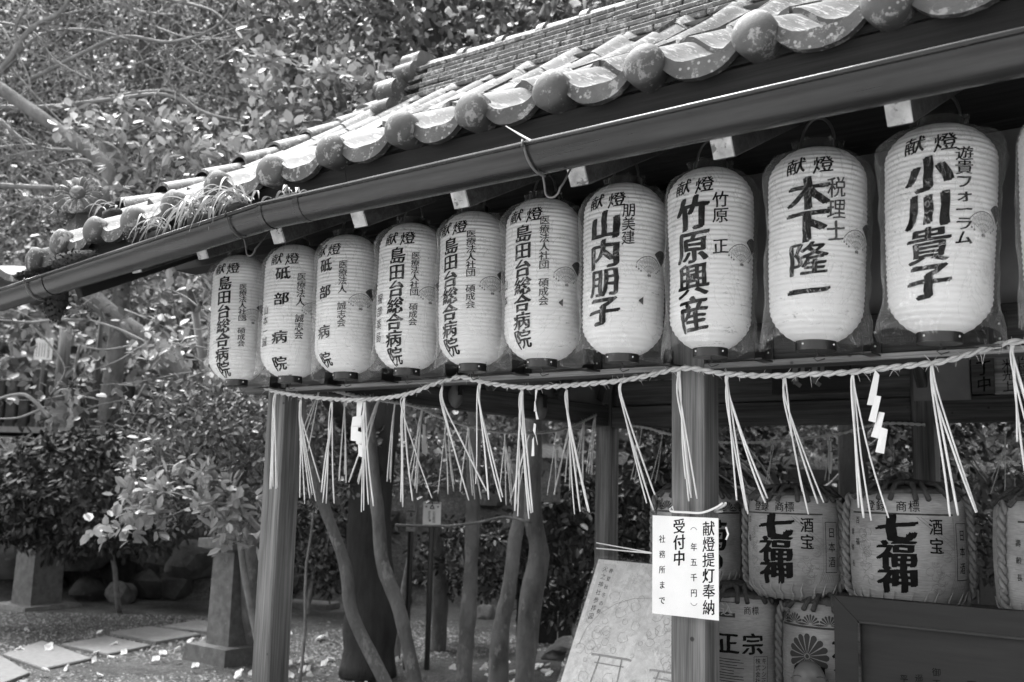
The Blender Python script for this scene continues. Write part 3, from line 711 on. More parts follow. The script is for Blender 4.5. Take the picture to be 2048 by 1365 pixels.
for x in (-4.169,):
    b = MB(); n = 12; b.v = [(x, -.668, gz(x))]+[(x, -.668+math.cos(math.pi+math.pi*i/n)*.052, gz(x)+math.sin(math.pi+math.pi*i/n)*.063) for i in range(n+1)]; b.f = [(0, i+1, i+2) for i in range(n)]
    b.build('end_cap', M['gutter'], GUT)
def hook(x, drop, mat):
    z = gz(x); pts = [(x-.01, -.728, z+.012), (x-.008, -.733, z-.01)]
    for i in range(9):
        a = math.pi+math.pi*i/8*.55; pts.append((x-.008+.02*i/8, -.668+math.cos(a)*.058, z+math.sin(a)*.068))
    b = MB(); b.tube(pts, .003, 6); b.build('gutter_strap', M[mat], GUT, True)
    if not drop: return
    b = MB(); q = [(x+.012, -.67, z-.066), (x+.01, -.66, z-.085)]
    for i in range(9):
        a = math.pi+math.pi*i/8; q.append((x+.032+math.cos(a)*.022, -.655, z-.105+math.sin(a)*.02))
    q += [(x+.058, -.645, z-.09), (x+.06, -.62, z-.05), (x+.05, -.58, z-.01)]
    b.tube(q, .0028, 6); b.build('gutter_hook', M[mat], GUT, True)
hook(onY(1055, 300, -.72).x, True, 'pale_fitting'); hook(onY(478, 470, -.68).x, True, 'wire'); hook(onY(55, 565, -.72).x, False, 'pale_fitting')

b = MB(); q0 = onY(1062, 282, -.725); b.tube([q0, q0+Vector((-.03, -.01, .02)), q0+Vector((-.065, -.02, .045))], [.003, .0025, .001], 5); b.build('loose_straw', M['straw_white'], GUT)
# ================================================================ LANTERNS
def fan_lines(ink, u, v, r, a0=35, a1=145, filled=False):
    A0, A1 = math.radians(a0), math.radians(a1); c = lambda a, q: (u+math.cos(a)*q, v+math.sin(a)*q)
    if filled:
        n = 12; vs = [ink.fn(u, v)]; 
        for i in range(n+1): vs.append(ink.fn(*c(A0+(A1-A0)*i/n, r)))
        vs2 = [ink.fn(*c(A0+(A1-A0)*i/n, r*.5)) for i in range(n+1)]
        ink.mb.add(vs2+vs[1:], [(i, i+1, n+1+i+1, n+1+i) for i in range(n)]); ink.mb.add([vs[0]]+vs2, [(0, i+2, i+1) for i in range(n)]); return
    for q in (r, r*.98, r*.45): ink.line([c(A0+(A1-A0)*i/14, q) for i in range(15)], .0011)
    for i in range(9):
        a = A0+(A1-A0)*i/8; ink.line([c(a, r*.12 if i not in (0, 8) else .0), c(a, r)], .0009)
        if i < 8:
            am = a+(A1-A0)/16; ink.line([c(am-.05, r*.62), c(am+.05, r*.62), c(am+.05, r*.86), c(am-.05, r*.86), c(am-.05, r*.62)], .0007)
    for s_ in (A0, A1):
        for k in range(3):
            p = c(s_, r*(1-.17*k)); ink.line([p, (p[0], p[1]-r*.22)], .0008); ink.disc(p[0], p[1]-r*.25, .0028, 8)
    for q in ((u-.003, v-.004), (u+.003, v-.004)): ink.disc(q[0], q[1], .004, 8)
def make_lantern(i, X, R, taper, face, big, small, smalloff, fan, bigh, smallh, label, extra=None, rot=0.0, bigw=None, hgt=.5, Yc=-.15, zb=1.876, smallw=.036, kt=(-15, 17), dark=True, smallbold=.03, bigbold=.04):
    T = thing('paper_lantern', label, 'lantern', (X, Yc, zb), 0, 'paper lanterns hung along the eave')
    nr = 38
    def base_r(z):
        t = z/hgt
        body = R*(1-taper*(1-t)*(1 if t < .75 else 1))*(1+.02*math.sin(t*math.pi))
        eb = min(1, max(0, t/.16)); et = min(1, max(0, (1-t)/.17))
        rb = .44+.56*math.sin(eb*math.pi/2)**.68; rt = .44+.56*math.sin(et*math.pi/2)**.66
        return body*rb*rt
    dth, dz_, da = random.uniform(0, 6.28), random.uniform(.1, .4), random.uniform(.0, .035)
    def wob(th, z): return 1+.022*noise.noise(Vector((math.sin(th)*1.3+i, math.cos(th)*1.3, z*7+i*3)))-da*math.exp(-((math.atan2(math.sin(th-dth), math.cos(th-dth))/.5)**2+((z-dz_)/.07)**2))
    def surf_r(z, th, d=0.0): return base_r(z)*wob(th, z)+d
    prof = []
    for k in range(nr*4+1):
        z = hgt*k/(nr*4); rib = abs(math.sin(math.pi*k/4))
        prof.append((base_r(z)-.0026*(rib**1.5)*1.0, z))
    b = MB(); b.lathe(prof, 56, (0, 0, 0), wob, False); b.v = [(x+X, y+Yc, z+zb) for x, y, z in b.v]
    b.build('paper_body', M['paper'], T, True)
    def fn(u, v, d=.0007):   # u = arc length at R from the face angle, v = height
        th = face+u/R; th_ = th; r = surf_r(max(0, min(hgt, v)), th % (2*math.pi), d); return (X+math.sin(th_)*r, Yc-math.cos(th_)*r, zb+v)
    ink = Ink(fn)
    top = hgt*.80; bot = hgt*(1-bigh)
    ink.column(big, 0, top, bot, bigw or min((top-bot)/max(1, len(big.replace(' ', '')))*1.0, .088), bigbold, .1)
    ink.done('name_lettering', M['ink'], T)
    ink = Ink(fn)
    for ch, a in zip('献燈', kt): ink.char(ch, math.radians(a)*R, hgt*.865, .054, .048, .045, .16)
    ink.done('dedication_lettering', M['ink'], T)
    if small:
        ink = Ink(fn); ink.column(small, math.radians(smalloff)*R, hgt*smallh[0], hgt*smallh[1], smallw, smallbold, .1); ink.done('small_lettering', M['ink_pale'] if i % 3 == 2 else M['ink'], T)
    if extra:
        ink = Ink(fn); ink.column(extra[0], math.radians(extra[1])*R, hgt*extra[2], hgt*extra[3], .034, .015, .1); ink.done('side_lettering', M['ink'], T)
    ink = Ink(fn); fan_lines(ink, math.radians(fan)*R, hgt*.44+.0, .052); ink.done('fan_print', M['ink_line'], T)
    if dark:
        ink = Ink(fn); fan_lines(ink, math.radians(fan+26)*R, hgt*.5, .046, 50, 140, True); fan_lines(ink, math.radians(-78)*R, hgt*.5, .046, 50, 140, True); ink.done('dark_fan_print', M['ink_pale'], T)
    # rings
    rr = R*.40
    b = MB(); b.lathe([(rr*.8, -.024), (rr, -.024), (rr, .004), (rr*.8, .004)], 28, (X, Yc, zb)); o = b.build('bottom_ring', M['black'], T); smooth_angle(o, 40)
    for a in (-.5, 1.2):
        q = MB(); q.blob((X+math.sin(a+face)*rr, Yc-math.cos(a+face)*rr, zb-.01), (.007, .007, .007), 1, 0); q.build('rivet', M['rivet'], o)
    b = MB(); b.lathe([(rr*.8, -.004), (rr, -.004), (rr, .026), (rr*.8, .026)], 28, (X, Yc, zb+hgt)); o = b.build('top_ring', M['black'], T); smooth_angle(o, 40)
    b = MB(); b.tube([(X+math.cos(t)*rr*.9, Yc, zb+hgt+.02+math.sin(t)*.075) for t in [math.pi*k/10 for k in range(11)]], .004, 6); b.build('handle', M['wire'], T, True)
    b = MB(); zt = 2.5+.0; b.tube([(X, Yc, zb+hgt+.095), (X+.003, Yc, zb+hgt+.12), (X, Yc+.01, 2.505)], .0016, 5); b.build('hanging_wire', M['wire'], T)
    b = MB(); b.tube([(X, Yc, zb-.02), (X+.006, Yc, zb-.035), (X-.006, Yc, zb-.042), (X+.004, Yc, zb-.05), (X+.02, Yc+.01, zb-.043)], .0018, 5); b.build('tie_wire', M['wire'], T)
    # plastic rain bag
    ph = random.random()*6; cor = face+random.uniform(-.2, .3)
    hb = hgt+.03
    def bagr(th, z):
        t = z/hgt; r0 = max(base_r(min(hgt*.985, max(hgt*.16, z))), .0)
        low = max(0, 1-t/.2)
        cn = abs(math.cos(th-cor-math.pi/2))**6
        fold = noise.noise(Vector((math.sin(th)*2.2, math.cos(th)*2.2, z*5+ph)))*.010+abs(noise.noise(Vector((math.sin(th)*5+z*6, math.cos(th)*5, z*11+ph))))*.012
        return r0+.004+fold*(1+1.2*max(0, t-.78)*5)+cn*(.003+.016*low+.012*max(0, t-.7)*3)
    b = MB(); n = 72; lv = [(-.004+random.random()*0)]+[hgt*k/30 for k in range(1, 30)]+[hgt*1.0, hgt*1.05]
    for li, z in enumerate(lv):
        for j in range(n):
            th = 2*math.pi*j/n; r = bagr(th, z)
            if z >= hgt: r = rr*1.15+(.012*math.sin(th*7+ph) if z > hgt else .004)
            zz = z+(.012*math.sin(th*3+ph)-.0*1 if li == 0 else 0)
            if li == 0: zz += -.012*abs(math.cos(th-cor-math.pi/2))**6
            b.v.append((X+math.sin(th)*r, Yc-math.cos(th)*r, zb+zz))
    for l in range(len(lv)-1):
        for j in range(n): b.f.append((l*n+j, l*n+(j+1) % n, (l+1)*n+(j+1) % n, (l+1)*n+j))
    b.build('rain_bag', M['film'], T, True)
    # bracket on the beam
    bx = X+.1; br = thing_part('lantern_bracket', bx)
    return T
def thing_part(name, bx):
    b = MB(); b.box((bx, .012, 1.895), (.03, .006, .095)); b.box((bx, -.03, 1.852), (.03, .085, .005)); b.box((bx-.014, -.02, 1.875), (.003, .07, .05)); b.box((bx-.055, -.07, 1.852), (.1, .012, .004))
    o = b.build(name, M['black'], PAV)
    for z in (1.915, 1.878):
        q = MB(); q.blob((bx+.0, .008, z), (.007, .005, .007), 1, 0); q.build('screw', M['rivet'], o)
    return o
D_ = math.radians
SH = '島田台総合病院'; IR = '医療法人社団 碩成会'; IS = '医療法人 誠志会'; TB = '砥 部  病 院'
LN = [
 (-3.25, .108, .0, 19, SH, IR, 39, 62, .99, (.74, .24), .062, 'white paper lantern of a long company name, leftmost of the row beyond the corner post', None, .030),
 (-2.93, .113, .0, 25, TB, IS, 36, 62, .97, (.76, .26), .064, 'white paper lantern directly above the left corner post, four spaced big characters', ('山本一誠', -36, .52, .2), .034),
 (-2.63, .112, .0, 0, TB, IS, 36, 70, .97, (.78, .3), .06, 'white paper lantern third from the left, four spaced characters at its left edge', None, .032),
 (-2.33, .113, .0, 17, SH, IR, 32, 62, .99, (.77, .27), .062, 'white paper lantern fourth from the left with a grease smudge at its shoulder', ('服部薬局', -36, .5, .15), .030),
 (-2.04, .112, .0, -3, SH, IR, 37, 74, .96, (.84, .33), .064, 'white paper lantern fifth from the left, left of the iron gutter hook', None, .032),
 (-1.765, .119, .02, 3, SH, IR, 33, 68, .95, (.85, .3), .062, 'white paper lantern below the iron gutter hook, small torn flap low on its side', ('山本', -40, .5, .3), .032),
 (-1.48, .121, .05, 2, '山内朋子', '朋美建', 34, 66, .86, (.84, .6), .105, 'white paper lantern just left of the middle post, speckled lower half', None, .04),
 (-1.20, .119, .10, 1, '竹原興産', '竹原 正', 38, 70, .93, (.82, .48), .1, 'white paper lantern just right of the middle post, tapering downward', None, .046),
 (-.905, .126, .10, 10, '木下隆一', '税理士', 32, 62, .86, (.80, .47), .108, 'white paper lantern with a loose bag, second right of the middle post', None, .05),
 (-.605, .129, .12, 2, '小川貴子', '遊貴フォーラム', 36, 60, .87, (.84, .38), .108, 'largest white paper lantern, third right of the middle post', None, .046),
 (-.30, .129, .10, 55, '', '', 36, 75, .87, (.84, .38), .09, 'white paper lantern cut off by the right edge of the photo', None, .046)]
for i, (X, R, tp, face, big, small, so_, fan, bh, shh, bw_, lab, ex, sw) in enumerate(LN):
    T = make_lantern(i, X, R, tp, D_(face), big, small, so_, fan, bh, shh, lab, ex, 0, bw_, smallw=sw, bigbold=.075 if len(big) < 6 else .066)
    if i == 5 or i == 6:
        q = MB(); a = D_(62 if i == 5 else 55); r = R*.985+.004; zz = 1.876+(.16 if i == 5 else .14)
        c = Vector((X+math.sin(a)*r, -.15-math.cos(a)*r, zz)); q.add([c+Vector((-.006, -.004, 0)), c+Vector((.006, .002, .012)), c+Vector((.006, .001, -.012)), c+Vector((.0, -.01, .002))], [(0, 1, 3), (0, 3, 2), (1, 2, 3)]); q.build('torn_flap', M['ink_pale'], T)
    lean = [2.2, .4, 1.4, -.5, 1.2, .2, -.9, -.3, -1.6, -2.2, -1.5][i]
    T.rotation_euler = (0, D_(-lean), 0)
bpy.context.view_layer.update()

# ================================================================ ROPES, TASSELS, STREAMERS
def smooth_path(P, k=6):
    P = [Vector(p) for p in P]; out = []
    for i in range(len(P)-1):
        a = P[max(i-1, 0)]; b = P[i]; c = P[i+1]; d = P[min(i+2, len(P)-1)]
        for j in range(k):
            t = j/k; out.append(.5*((2*b)+(c-a)*t+(2*a-5*b+4*c-d)*t*t+(3*b-a-3*c+d)*t**3))
    out.append(P[-1]); return out
def rope(path, R, parent, name='rope_strand', twist=.035, fuzz=True, mat='straw'):
    P = smooth_path(path, 8); 
    # resample
    Q = [P[0]]; acc = 0; step = .006
    for a, b in zip(P[:-1], P[1:]):
        L = (b-a).length; n = max(1, int(round(L/step)))
        for j in range(1, n+1): Q.append(a.lerp(b, j/n))
    s = 0; dist = [0]
    for a, b in zip(Q[:-1], Q[1:]): s += (b-a).length; dist.append(s)
    for k in range(2):
        pts = []
        for i, p in enumerate(Q):
            t = (Q[min(i+1, len(Q)-1)]-Q[max(0, i-1)]).normalized(); a = t.cross(UP).normalized(); b = a.cross(t); th = 2*math.pi*dist[i]/(twist*2)+math.pi*k
            pts.append(p+(a*math.cos(th)+b*math.sin(th))*R*.5)
        m = MB(); m.tube(pts, R*.56, 6); m.build(name, M[mat], parent, True)
    if fuzz:
        m = MB()
        for i in range(int(s/.009)):
            j = random.randrange(len(Q)-2); d = Vector(unit(1)[0]); t = (Q[j+1]-Q[j]).normalized(); d = (d+t*.8*random.choice((-1, 1))).normalized()
            L = random.uniform(.008, .03)*(R/.009); p = Q[j]+d*R*.6; m.tube([p, p+d*L*.6, p+d*L+Vector((0, 0, -L*.2))], [.0007, .0006, .0003], 3, False)
        o = m.build('stray_fibres', M[mat], parent); o['kind'] = 'stuff'
def strands(root, anchor, ends, wd=.0048, mat='straw_white', name='straw_tassel', sub=2):
    m = MB(); a = Vector(anchor)
    for e in ends:
        e = Vector(e)
        for q in range(random.choice((1, sub))):
            ee = e+Vector((random.uniform(-.012, .012), random.uniform(-.01, .01), random.uniform(-.02, .02)))*(1 if q else .2)
            d = ee-a; knee = a+d*random.uniform(.1, .2)+Vector((random.uniform(-.006, .006), random.uniform(-.008, .004), 0)); knee.x += d.x*-.12
            if random.random() < .22: ee = ee+Vector((random.uniform(-.03, .03), 0, random.uniform(.02, .07))); d = ee-a
            P = smooth_path([a+Vector((random.uniform(-.004, .004), 0, .0)), knee, a+d*random.uniform(.5, .72)+Vector((random.uniform(-.004, .004)-d.x*.08, 0, 0)), ee], 4); w = wd*random.uniform(.7, 1.1)
            m.tube(P, [w*.45]+[w*.6]*(len(P)-3)+[w*.62, w*.5], 5)
    # binding whiskers above the knot
    for _ in range(3):
        d = Vector((random.uniform(-1, 1), random.uniform(-.6, .3), random.uniform(-.2, 1))).normalized(); m.tube([a, a+d*random.uniform(.012, .03)], [.0012, .0005], 4)
    return m.build(name, M[mat], root, True)
FY = -.035
R1 = thing('shrine_rope', 'twisted straw rope with hanging straws across the front of the pavilion', 'straw rope', onY(560, 790, FY), 0, 'straw ropes strung round the pavilion')
pts = [(527, 775), (560, 786), (640, 797), (725, 800), (810, 790), (870, 768), (920, 755), (965, 765), (1040, 775), (1100, 774), (1180, 768), (1240, 762), (1300, 751), (1350, 739), (1390, 738), (1440, 747), (1520, 752), (1600, 750), (1700, 745), (1760, 738), (1860, 727), (1900, 720), (1960, 702), (2030, 684), (2120, 690), (2260, 690)]
rope([onY(x, y, FY-.006) for x, y in pts], .0085, R1)
TS = [((551, 787), [(539, 979), (543, 979), (556, 977)]), ((602, 800), [(600, 995), (611, 999), (620, 999), (632, 995)]), ((664, 804), [(646, 1006), (652, 1006), (668, 1008), (640, 998)]),
 ((730, 802), [(722, 1024), (728, 1020), (737, 1010), (747, 1013)]), ((808, 793), [(801, 1006), (826, 1002), (863, 995)]), ((885, 773), [(926, 999), (939, 1002), (974, 982)]),
 ((960, 767), [(950, 999), (976, 1001), (1003, 1006)]), ((1044, 780), [(1031, 1024), (1062, 1028), (1066, 1026), (1058, 1020)]), ((1133, 780), [(1148, 1028), (1160, 1025), (1178, 1024)]),
 ((1243, 766), [(1294, 1009), (1310, 1004), (1307, 1021)]), ((1358, 740), [(1367, 989), (1378, 1003), (1384, 994), (1395, 998)]), ((1455, 749), [(1476, 1021), (1494, 1020), (1536, 1000)]),
 ((1570, 752), [(1593, 1034), (1618, 1031), (1623, 1033), (1644, 1032)]), ((1707, 746), [(1728, 1036), (1742, 1040), (1776, 1038)]), ((1865, 727), [(1901, 1036), (1917, 1030), (1951, 1027)]), ((2025, 688), [(2050, 930), (2080, 985), (2105, 990), (2060, 1000)])]
for a, e in TS: strands(R1, onY(a[0], a[1], FY), [onY(x, y, FY-.01*random.random()) for x, y in e])
def sheets(root, quads, place, name='paper_streamer'):
    m = MB()
    for k, q in enumerate(quads):
        P = [place(x, y, k)+Vector((0, random.uniform(-.006, .006), 0)) for x, y in q]; n = (P[1]-P[0]).cross(P[3]-P[0]).normalized()*.0005
        m.hexa([p-n for p in P], [p+n for p in P])
    return m.build(name, M['white_paper'], root)
def z7(x, y): return (1420+x/3.261, 700+y/3.261)
def z5(x, y): return (500+x/2.2557, 760+y/2.2557)
def z3(x, y): return (1000+x/5.25, 740+y/5.25)
sheets(R1, [[z7(*p) for p in q] for q in ([(1072, 128), (1105, 165), (1080, 365), (1020, 358)], [(1080, 298), (1119, 305), (1075, 475), (1033, 463)], [(1097, 403), (1142, 412), (1100, 580), (1045, 565)], [(1115, 505), (1162, 520), (1132, 678), (1083, 668)])], lambda x, y, k: onY(x, y, FY-.02-.004*(k % 2)))
sheets(R1, [[z5(*p) for p in q] for q in ([(482, 95), (510, 98), (503, 165), (476, 165)], [(462, 168), (505, 160), (494, 215), (458, 214)], [(452, 212), (490, 212), (480, 278), (455, 274)], [(485, 230), (512, 240), (506, 300), (482, 288)], [(484, 285), (515, 300), (510, 350), (490, 345)])], lambda x, y, k: onY(x, y, FY+.02+.005*(k % 2)))
sheets(R1, [[z3(*p) for p in q] for q in ([(365, 205), (385, 212), (372, 330), (358, 330)], [(356, 330), (374, 330), (378, 430), (362, 440)], [(362, 440), (382, 430), (403, 520), (372, 520)], [(358, 560), (374, 572), (372, 690), (350, 640)], [(360, 660), (378, 690), (402, 770), (384, 790)], [(336, 735), (356, 705), (362, 905), (338, 908)])], lambda x, y, k: onY(x, y, FY-.0+.008*(k % 2)))
# side rope on the left gable
SX = -3.13
R2 = thing('shrine_rope', 'thinner straw rope inside the left end of the pavilion', 'straw rope', onX(830, 815, SX), 0, 'straw ropes strung round the pavilion')
rope([onX(x, y, SX) for x, y in [(640, 772), (700, 790), (770, 802), (830, 813), (890, 838), (960, 858), (1020, 866), (1100, 864), (1150, 850), (1192, 830)]], .0085, R2, 'rope_strand', .03)
TS2 = [((690, 792), [(678, 962), (692, 966)]), ((640, 775), [(600, 880), (612, 900)]), ((757, 800), [(700, 960), (716, 965)]), ((790, 808), [(775, 955), (782, 965)]), ((845, 820), [(815, 975), (833, 985), (822, 960)]), ((893, 848), [(875, 990), (897, 990), (908, 985)]), ((937, 856), [(920, 985), (945, 990), (962, 1000), (950, 1000)]), ((1010, 866), [(990, 1003), (1013, 1010), (1025, 1005)]),
 ((1060, 866), [(1020, 1005), (1033, 1010)]), ((1112, 863), [(1095, 990), (1110, 992)]), ((1140, 853), [(1108, 990), (1140, 980), (1131, 965)]), ((1168, 843), [(1150, 940), (1165, 965)]), ((1190, 835), [(1172, 945), (1184, 950), (1181, 948)])]
for a, e in TS2: strands(R2, onX(a[0], a[1], SX), [onX(x, y, SX) for x, y in e], .0052)
sheets(R2, [[z5(*p) for p in q] for q in ([(780, 200), (792, 205), (790, 260), (778, 255)], [(772, 248), (798, 255), (792, 290), (776, 282)], [(774, 280), (800, 292), (795, 345), (778, 330)], )], lambda x, y, k: onX(x, y, SX-.01*(k % 2)))
sheets(R2, [[z3(*p) for p in q] for q in ([(90, 800), (108, 810), (112, 870), (88, 860)], [(84, 870), (118, 880), (110, 950), (88, 930)], [(92, 930), (118, 940), (132, 1010), (108, 1005)], [(72, 965), (112, 990), (130, 1090), (96, 1092)])], lambda x, y, k: onX(x, y, SX-.01*(k % 2)))
sheets(R2, [[z3(*p) for p in q] for q in ([(585, 780), (600, 790), (605, 830), (590, 825)], [(583, 840), (610, 850), (615, 900), (590, 890)], [(588, 880), (612, 900), (620, 960), (600, 950)], [(570, 920), (595, 940), (612, 1028), (585, 1025)])], lambda x, y, k: onX(x, y, SX-.01*(k % 2)))
R3 = thing('shrine_rope', 'dim straw rope sagging along the back of the pavilion behind the middle post', 'straw rope', onY(1280, 853, 2.46), 0, 'straw ropes strung round the pavilion')
rope([onY(x, y, 2.46) for x, y in [(1262, 852), (1300, 858), (1335, 868), (1400, 878), (1438, 885), (1530, 885), (1600, 878), (1680, 868), (1760, 848), (1850, 850)]], .008, R3, 'rope_strand', .03)
for a, e in [((1325, 866), [(1302, 962), (1310, 968)]), ((1284, 855), [(1262, 962), (1268, 965)]), ((1545, 884), [(1528, 985), (1535, 990)]), ((1660, 872), [(1650, 960), (1658, 965)]), ((2010, 870), [(1985, 990), (1995, 1010), (2003, 1012)])]: strands(R3, onY(a[0], a[1], 2.46), [onY(x, y, 2.46) for x, y in e], .004, 'straw', sub=1)
sheets(R3, [[z7(*p) for p in q] for q in ([(765, 590), (790, 600), (795, 660), (770, 665)], [(770, 660), (800, 670), (798, 740), (765, 720)], [(768, 720), (798, 735), (790, 810), (775, 800)])], lambda x, y, k: onY(x, y, 2.47))
# pale lumps clipped to the side beam
for x, y in ((912, 790), (1082, 815)):
    c = onX(x, y, -3.10); T = thing('clamp_lamp', 'pale rounded fitting with dark slot on the side beam, %s' % ('nearer the corner post' if x < 1000 else 'nearer the back post'), 'lamp', c)
    b = MB(); b.blob(c, (.07, .075, .13), 3, .06, 1.5, x); b.build('housing', M['pale_fitting'], T, True)
    b = MB(); b.box(c+Vector((.034, -.01, .03)), (.012, .022, .07)); b.build('slot', M['black'], T)
    b = MB(); b.tube([c+Vector((0, .02, .05)), c+Vector((-.03, .05, .08)), c+Vector((-.05, .06, .1))], .012, 8); b.build('clamp_arm', M['wire'], T)
# ================================================================ NOTICE, POSTER, PLAQUES
def plane_fn(o, ux, uy, d): 
    o, ux, uy, d = Vector(o), Vector(ux), Vector(uy), Vector(d)
    return lambda u, v: o+ux*u+uy*v+d
T = thing('notice', 'white laminated notice with brush lettering tied to the middle post', 'notice', (-1.318, -.012, 1.28))
xr, xl, zt_, zb_ = -1.243, -1.452, 1.4155, 1.136
b = MB(); b.box(((xl+xr)/2, -.014, (zt_+zb_)/2), (xr-xl, .0012, zt_-zb_)); b.build('paper_sheet', M['white_paper'], T)
b = MB(); x0, x1, z0, z1 = xl-.005, xr+.004, zb_-.006, zt_+.022
b.box(((x0+x1)/2, -.0165, (z0+z1)/2), (x1-x0, .0006, z1-z0)); b.build('laminate', M['laminate'], T)
fn = plane_fn((xr, -.0147, zt_), (1, 0, 0), (0, 0, 1), (0, -.0002, 0))
ink = Ink(fn); ink.column('献燈提灯奉納', -.030, -.008, -.268, .039, .04, .1); ink.done('lettering', M['ink'], T)
ink = Ink(fn); ink.column(' 年五千円', -.076, -.02, -.232, .021, .035, .06); 
for s_, z in ((1, -.032), (-1, -.243)): ink.line([(-.086, z-.004*s_), (-.081, z+.0015*s_), (-.076, z+.003*s_), (-.071, z+.0015*s_), (-.066, z-.004*s_)], .0014)
ink.column('受付中', -.122, -.005, -.14, .04, .045, .1); ink.column('社務所まで', -.177, -.045, -.262, .021, .03, .06); ink.done('small_lettering', M['ink'], T)
b = MB(); Z = 1.432
b.tube(smooth_path([(-1.40, -.004, Z+.004), (-1.385, -.02, Z-.003), (-1.34, -.021, Z-.004), (-1.29, -.022, Z-.003), (-1.25, -.018, Z+.012), (-1.230, -.012, Z+.026)], 5), .0034, 7); b.tube([(-1.38, -.021, Z), (-1.383, -.022, Z+.012), (-1.39, -.02, Z+.006)], .002, 6)
b.tube(smooth_path([(-1.222, -.012, Z+.026), (-1.2395, .02, Z+.02), (-1.2895, .06, Z+.0), (-1.2895, .11, Z)], 4), .0034, 7); b.tube([(-1.222, -.01, Z-.04), (-1.216, -.008, Z-.06), (-1.222, -.01, Z-.075)], .003, 6)
b.build('white_cord', M['white_paper'], T, True)
# leaning picture board
T = thing('picture_board', 'plastic covered picture map board leaning behind the middle post', 'board', (-1.72, .3, 0))
PX = -2.0; A = onX(1197, 1117, PX); B_ = onX(1120, 1365, PX); dn = (B_-A).normalized(); wdt = .49; hh = 1.02
ux = Vector((1, .0, -.018)).normalized(); nrm = ux.cross(-dn).normalized()
if nrm.y > 0: nrm = -nrm
b = MB(); C0 = A; q = [C0, C0+ux*wdt, C0+ux*wdt+dn*hh, C0+dn*hh]; b.hexa([p-nrm*.012 for p in q], [p for p in q]); b.build('backing_board', M['wood_pale'], T)
b = MB(); q = [C0+ux*.004+dn*.004, C0+ux*(wdt-.004)+dn*.004, C0+ux*(wdt-.004)+dn*(hh-.004), C0+ux*.004+dn*(hh-.004)]; b.hexa([p+nrm*.0005 for p in q], [p+nrm*.002 for p in q]); 
m, nt_, bs = new_mat('faded_picture_print'); v = coords(nt_, (1, 1, 1), False); n1 = noise_n(nt_, v, 7, 6, .65, .6); n2 = noise_n(nt_, v, 40, 5, .7)
c = ramp(nt_, n1, [(.36, .46), (.46, .68), (.5, .54), (.62, .72)]); c = mixc(nt_, .35, c, ramp(nt_, n2, [(.4, .3), (.6, .6)])); nt_.links.new(c, bs.inputs['Base Color']); bs.inputs['Roughness'].default_value = .5
M['picture'] = m; b.build('print_sheet', M['picture'], T)
fnp = lambda off: (lambda u, v: C0+ux*u+dn*(-v)+nrm*off)
ink = Ink(fnp(.003)); ink.rect(.02, -.25, .085, -.02); ink.mb.build('title_strip', M['mortar'], T)
ink = Ink(fnp(.0034)); ink.column('火之神社参拝図', .045, -.025, -.24, .022, .004, 0); ink.column('春夏秋冬の祭', .07, -.03, -.22, .018, .002, 0); ink.done('title_lettering', M['print_grey'], T)
ink = Ink(fnp(.0036))
def torii(u, v, s):
    ink.line([(u-.5*s, v), (u-.4*s, v+.012*s), (u+.4*s, v+.012*s), (u+.5*s, v)], .05*s); ink.line([(u-.36*s, v-.16*s), (u+.36*s, v-.16*s)], .03*s)
    for k in (-1, 1): ink.line([(u+.27*s*k, v), (u+.33*s*k, v-.8*s)], .035*s)
torii(.17, -.36, .16); torii(.4, -.38, .15)
for k in range(6): ink.line([(.13+.014*k, -.53), (.04+.034*k, -.80)], .0016)
for k in range(7): ink.line([(.125-.0125*k, -.55-.036*k), (.205+.0155*k, -.55-.036*k)], .0013)
for k in range(150):
    u, v, r = random.uniform(.03, .5), random.uniform(-.95, -.1), random.uniform(.006, .022)
    ph = random.random()*6; ink.line([(u+r*math.cos(ph+t*.9)*(1+.3*math.sin(3*t)), v+r*math.sin(ph+t*.9)) for t in range(7)], .0012)
ink.line([(.27+.24*math.cos(t/10*math.pi), -.33+.2*math.sin(t/10*math.pi)) for t in range(11)], .0016); ink.line([(.27, -.7), (.5, -.66), (.47, -.95)], .002)
ink.done('line_drawing', M['faint'], T)['kind'] = 'stuff'
b = MB(); b.box((0, 0, 0), (.001, .001, .001)); q = [C0+nrm*.008-ux*.006-dn*.008, C0+nrm*.008+ux*(wdt+.006)-dn*.008, C0+nrm*.008+ux*(wdt+.006)+dn*hh, C0+nrm*.008-ux*.006+dn*hh]
b = MB(); nn = 14
for j in range(nn+1):
    for i in range(nn+1):
        p = q[0].lerp(q[1], i/nn).lerp(q[3].lerp(q[2], i/nn), j/nn); b.v.append(tuple(p+nrm*.006*noise.noise(p*9)))
for j in range(nn):
    for i in range(nn): b.f.append((j*(nn+1)+i, j*(nn+1)+i+1, (j+1)*(nn+1)+i+1, (j+1)*(nn+1)+i))
b.build('plastic_cover', M['film'], T, True)
b = MB()
for (p0, p1) in (((1193, 1086), (1303, 1106)), ((1193, 1097), (1303, 1107))): b.tube([onY(p0[0], p0[1], .5), onY(p1[0], p1[1], .12)], .0022, 5)
b.build('hanging_string', M['white_paper'], T)
b = MB(); b.tube([C0+ux*.08+dn*.98, C0+ux*.08+dn*.98+Vector((0, .0, -(C0+dn*.98).z))], .014, 6); b.tube([C0+ux*.5+dn*.98, C0+ux*.5+dn*.98+Vector((0, .0, -(C0+dn*.98).z))], .014, 6)
b.tube([C0+ux*.3-nrm*.012+dn*.1, Vector((C0.x+.3, C0.y+.45, 0))], .014, 6); b.build('easel_leg', M['wood_frame'], T)
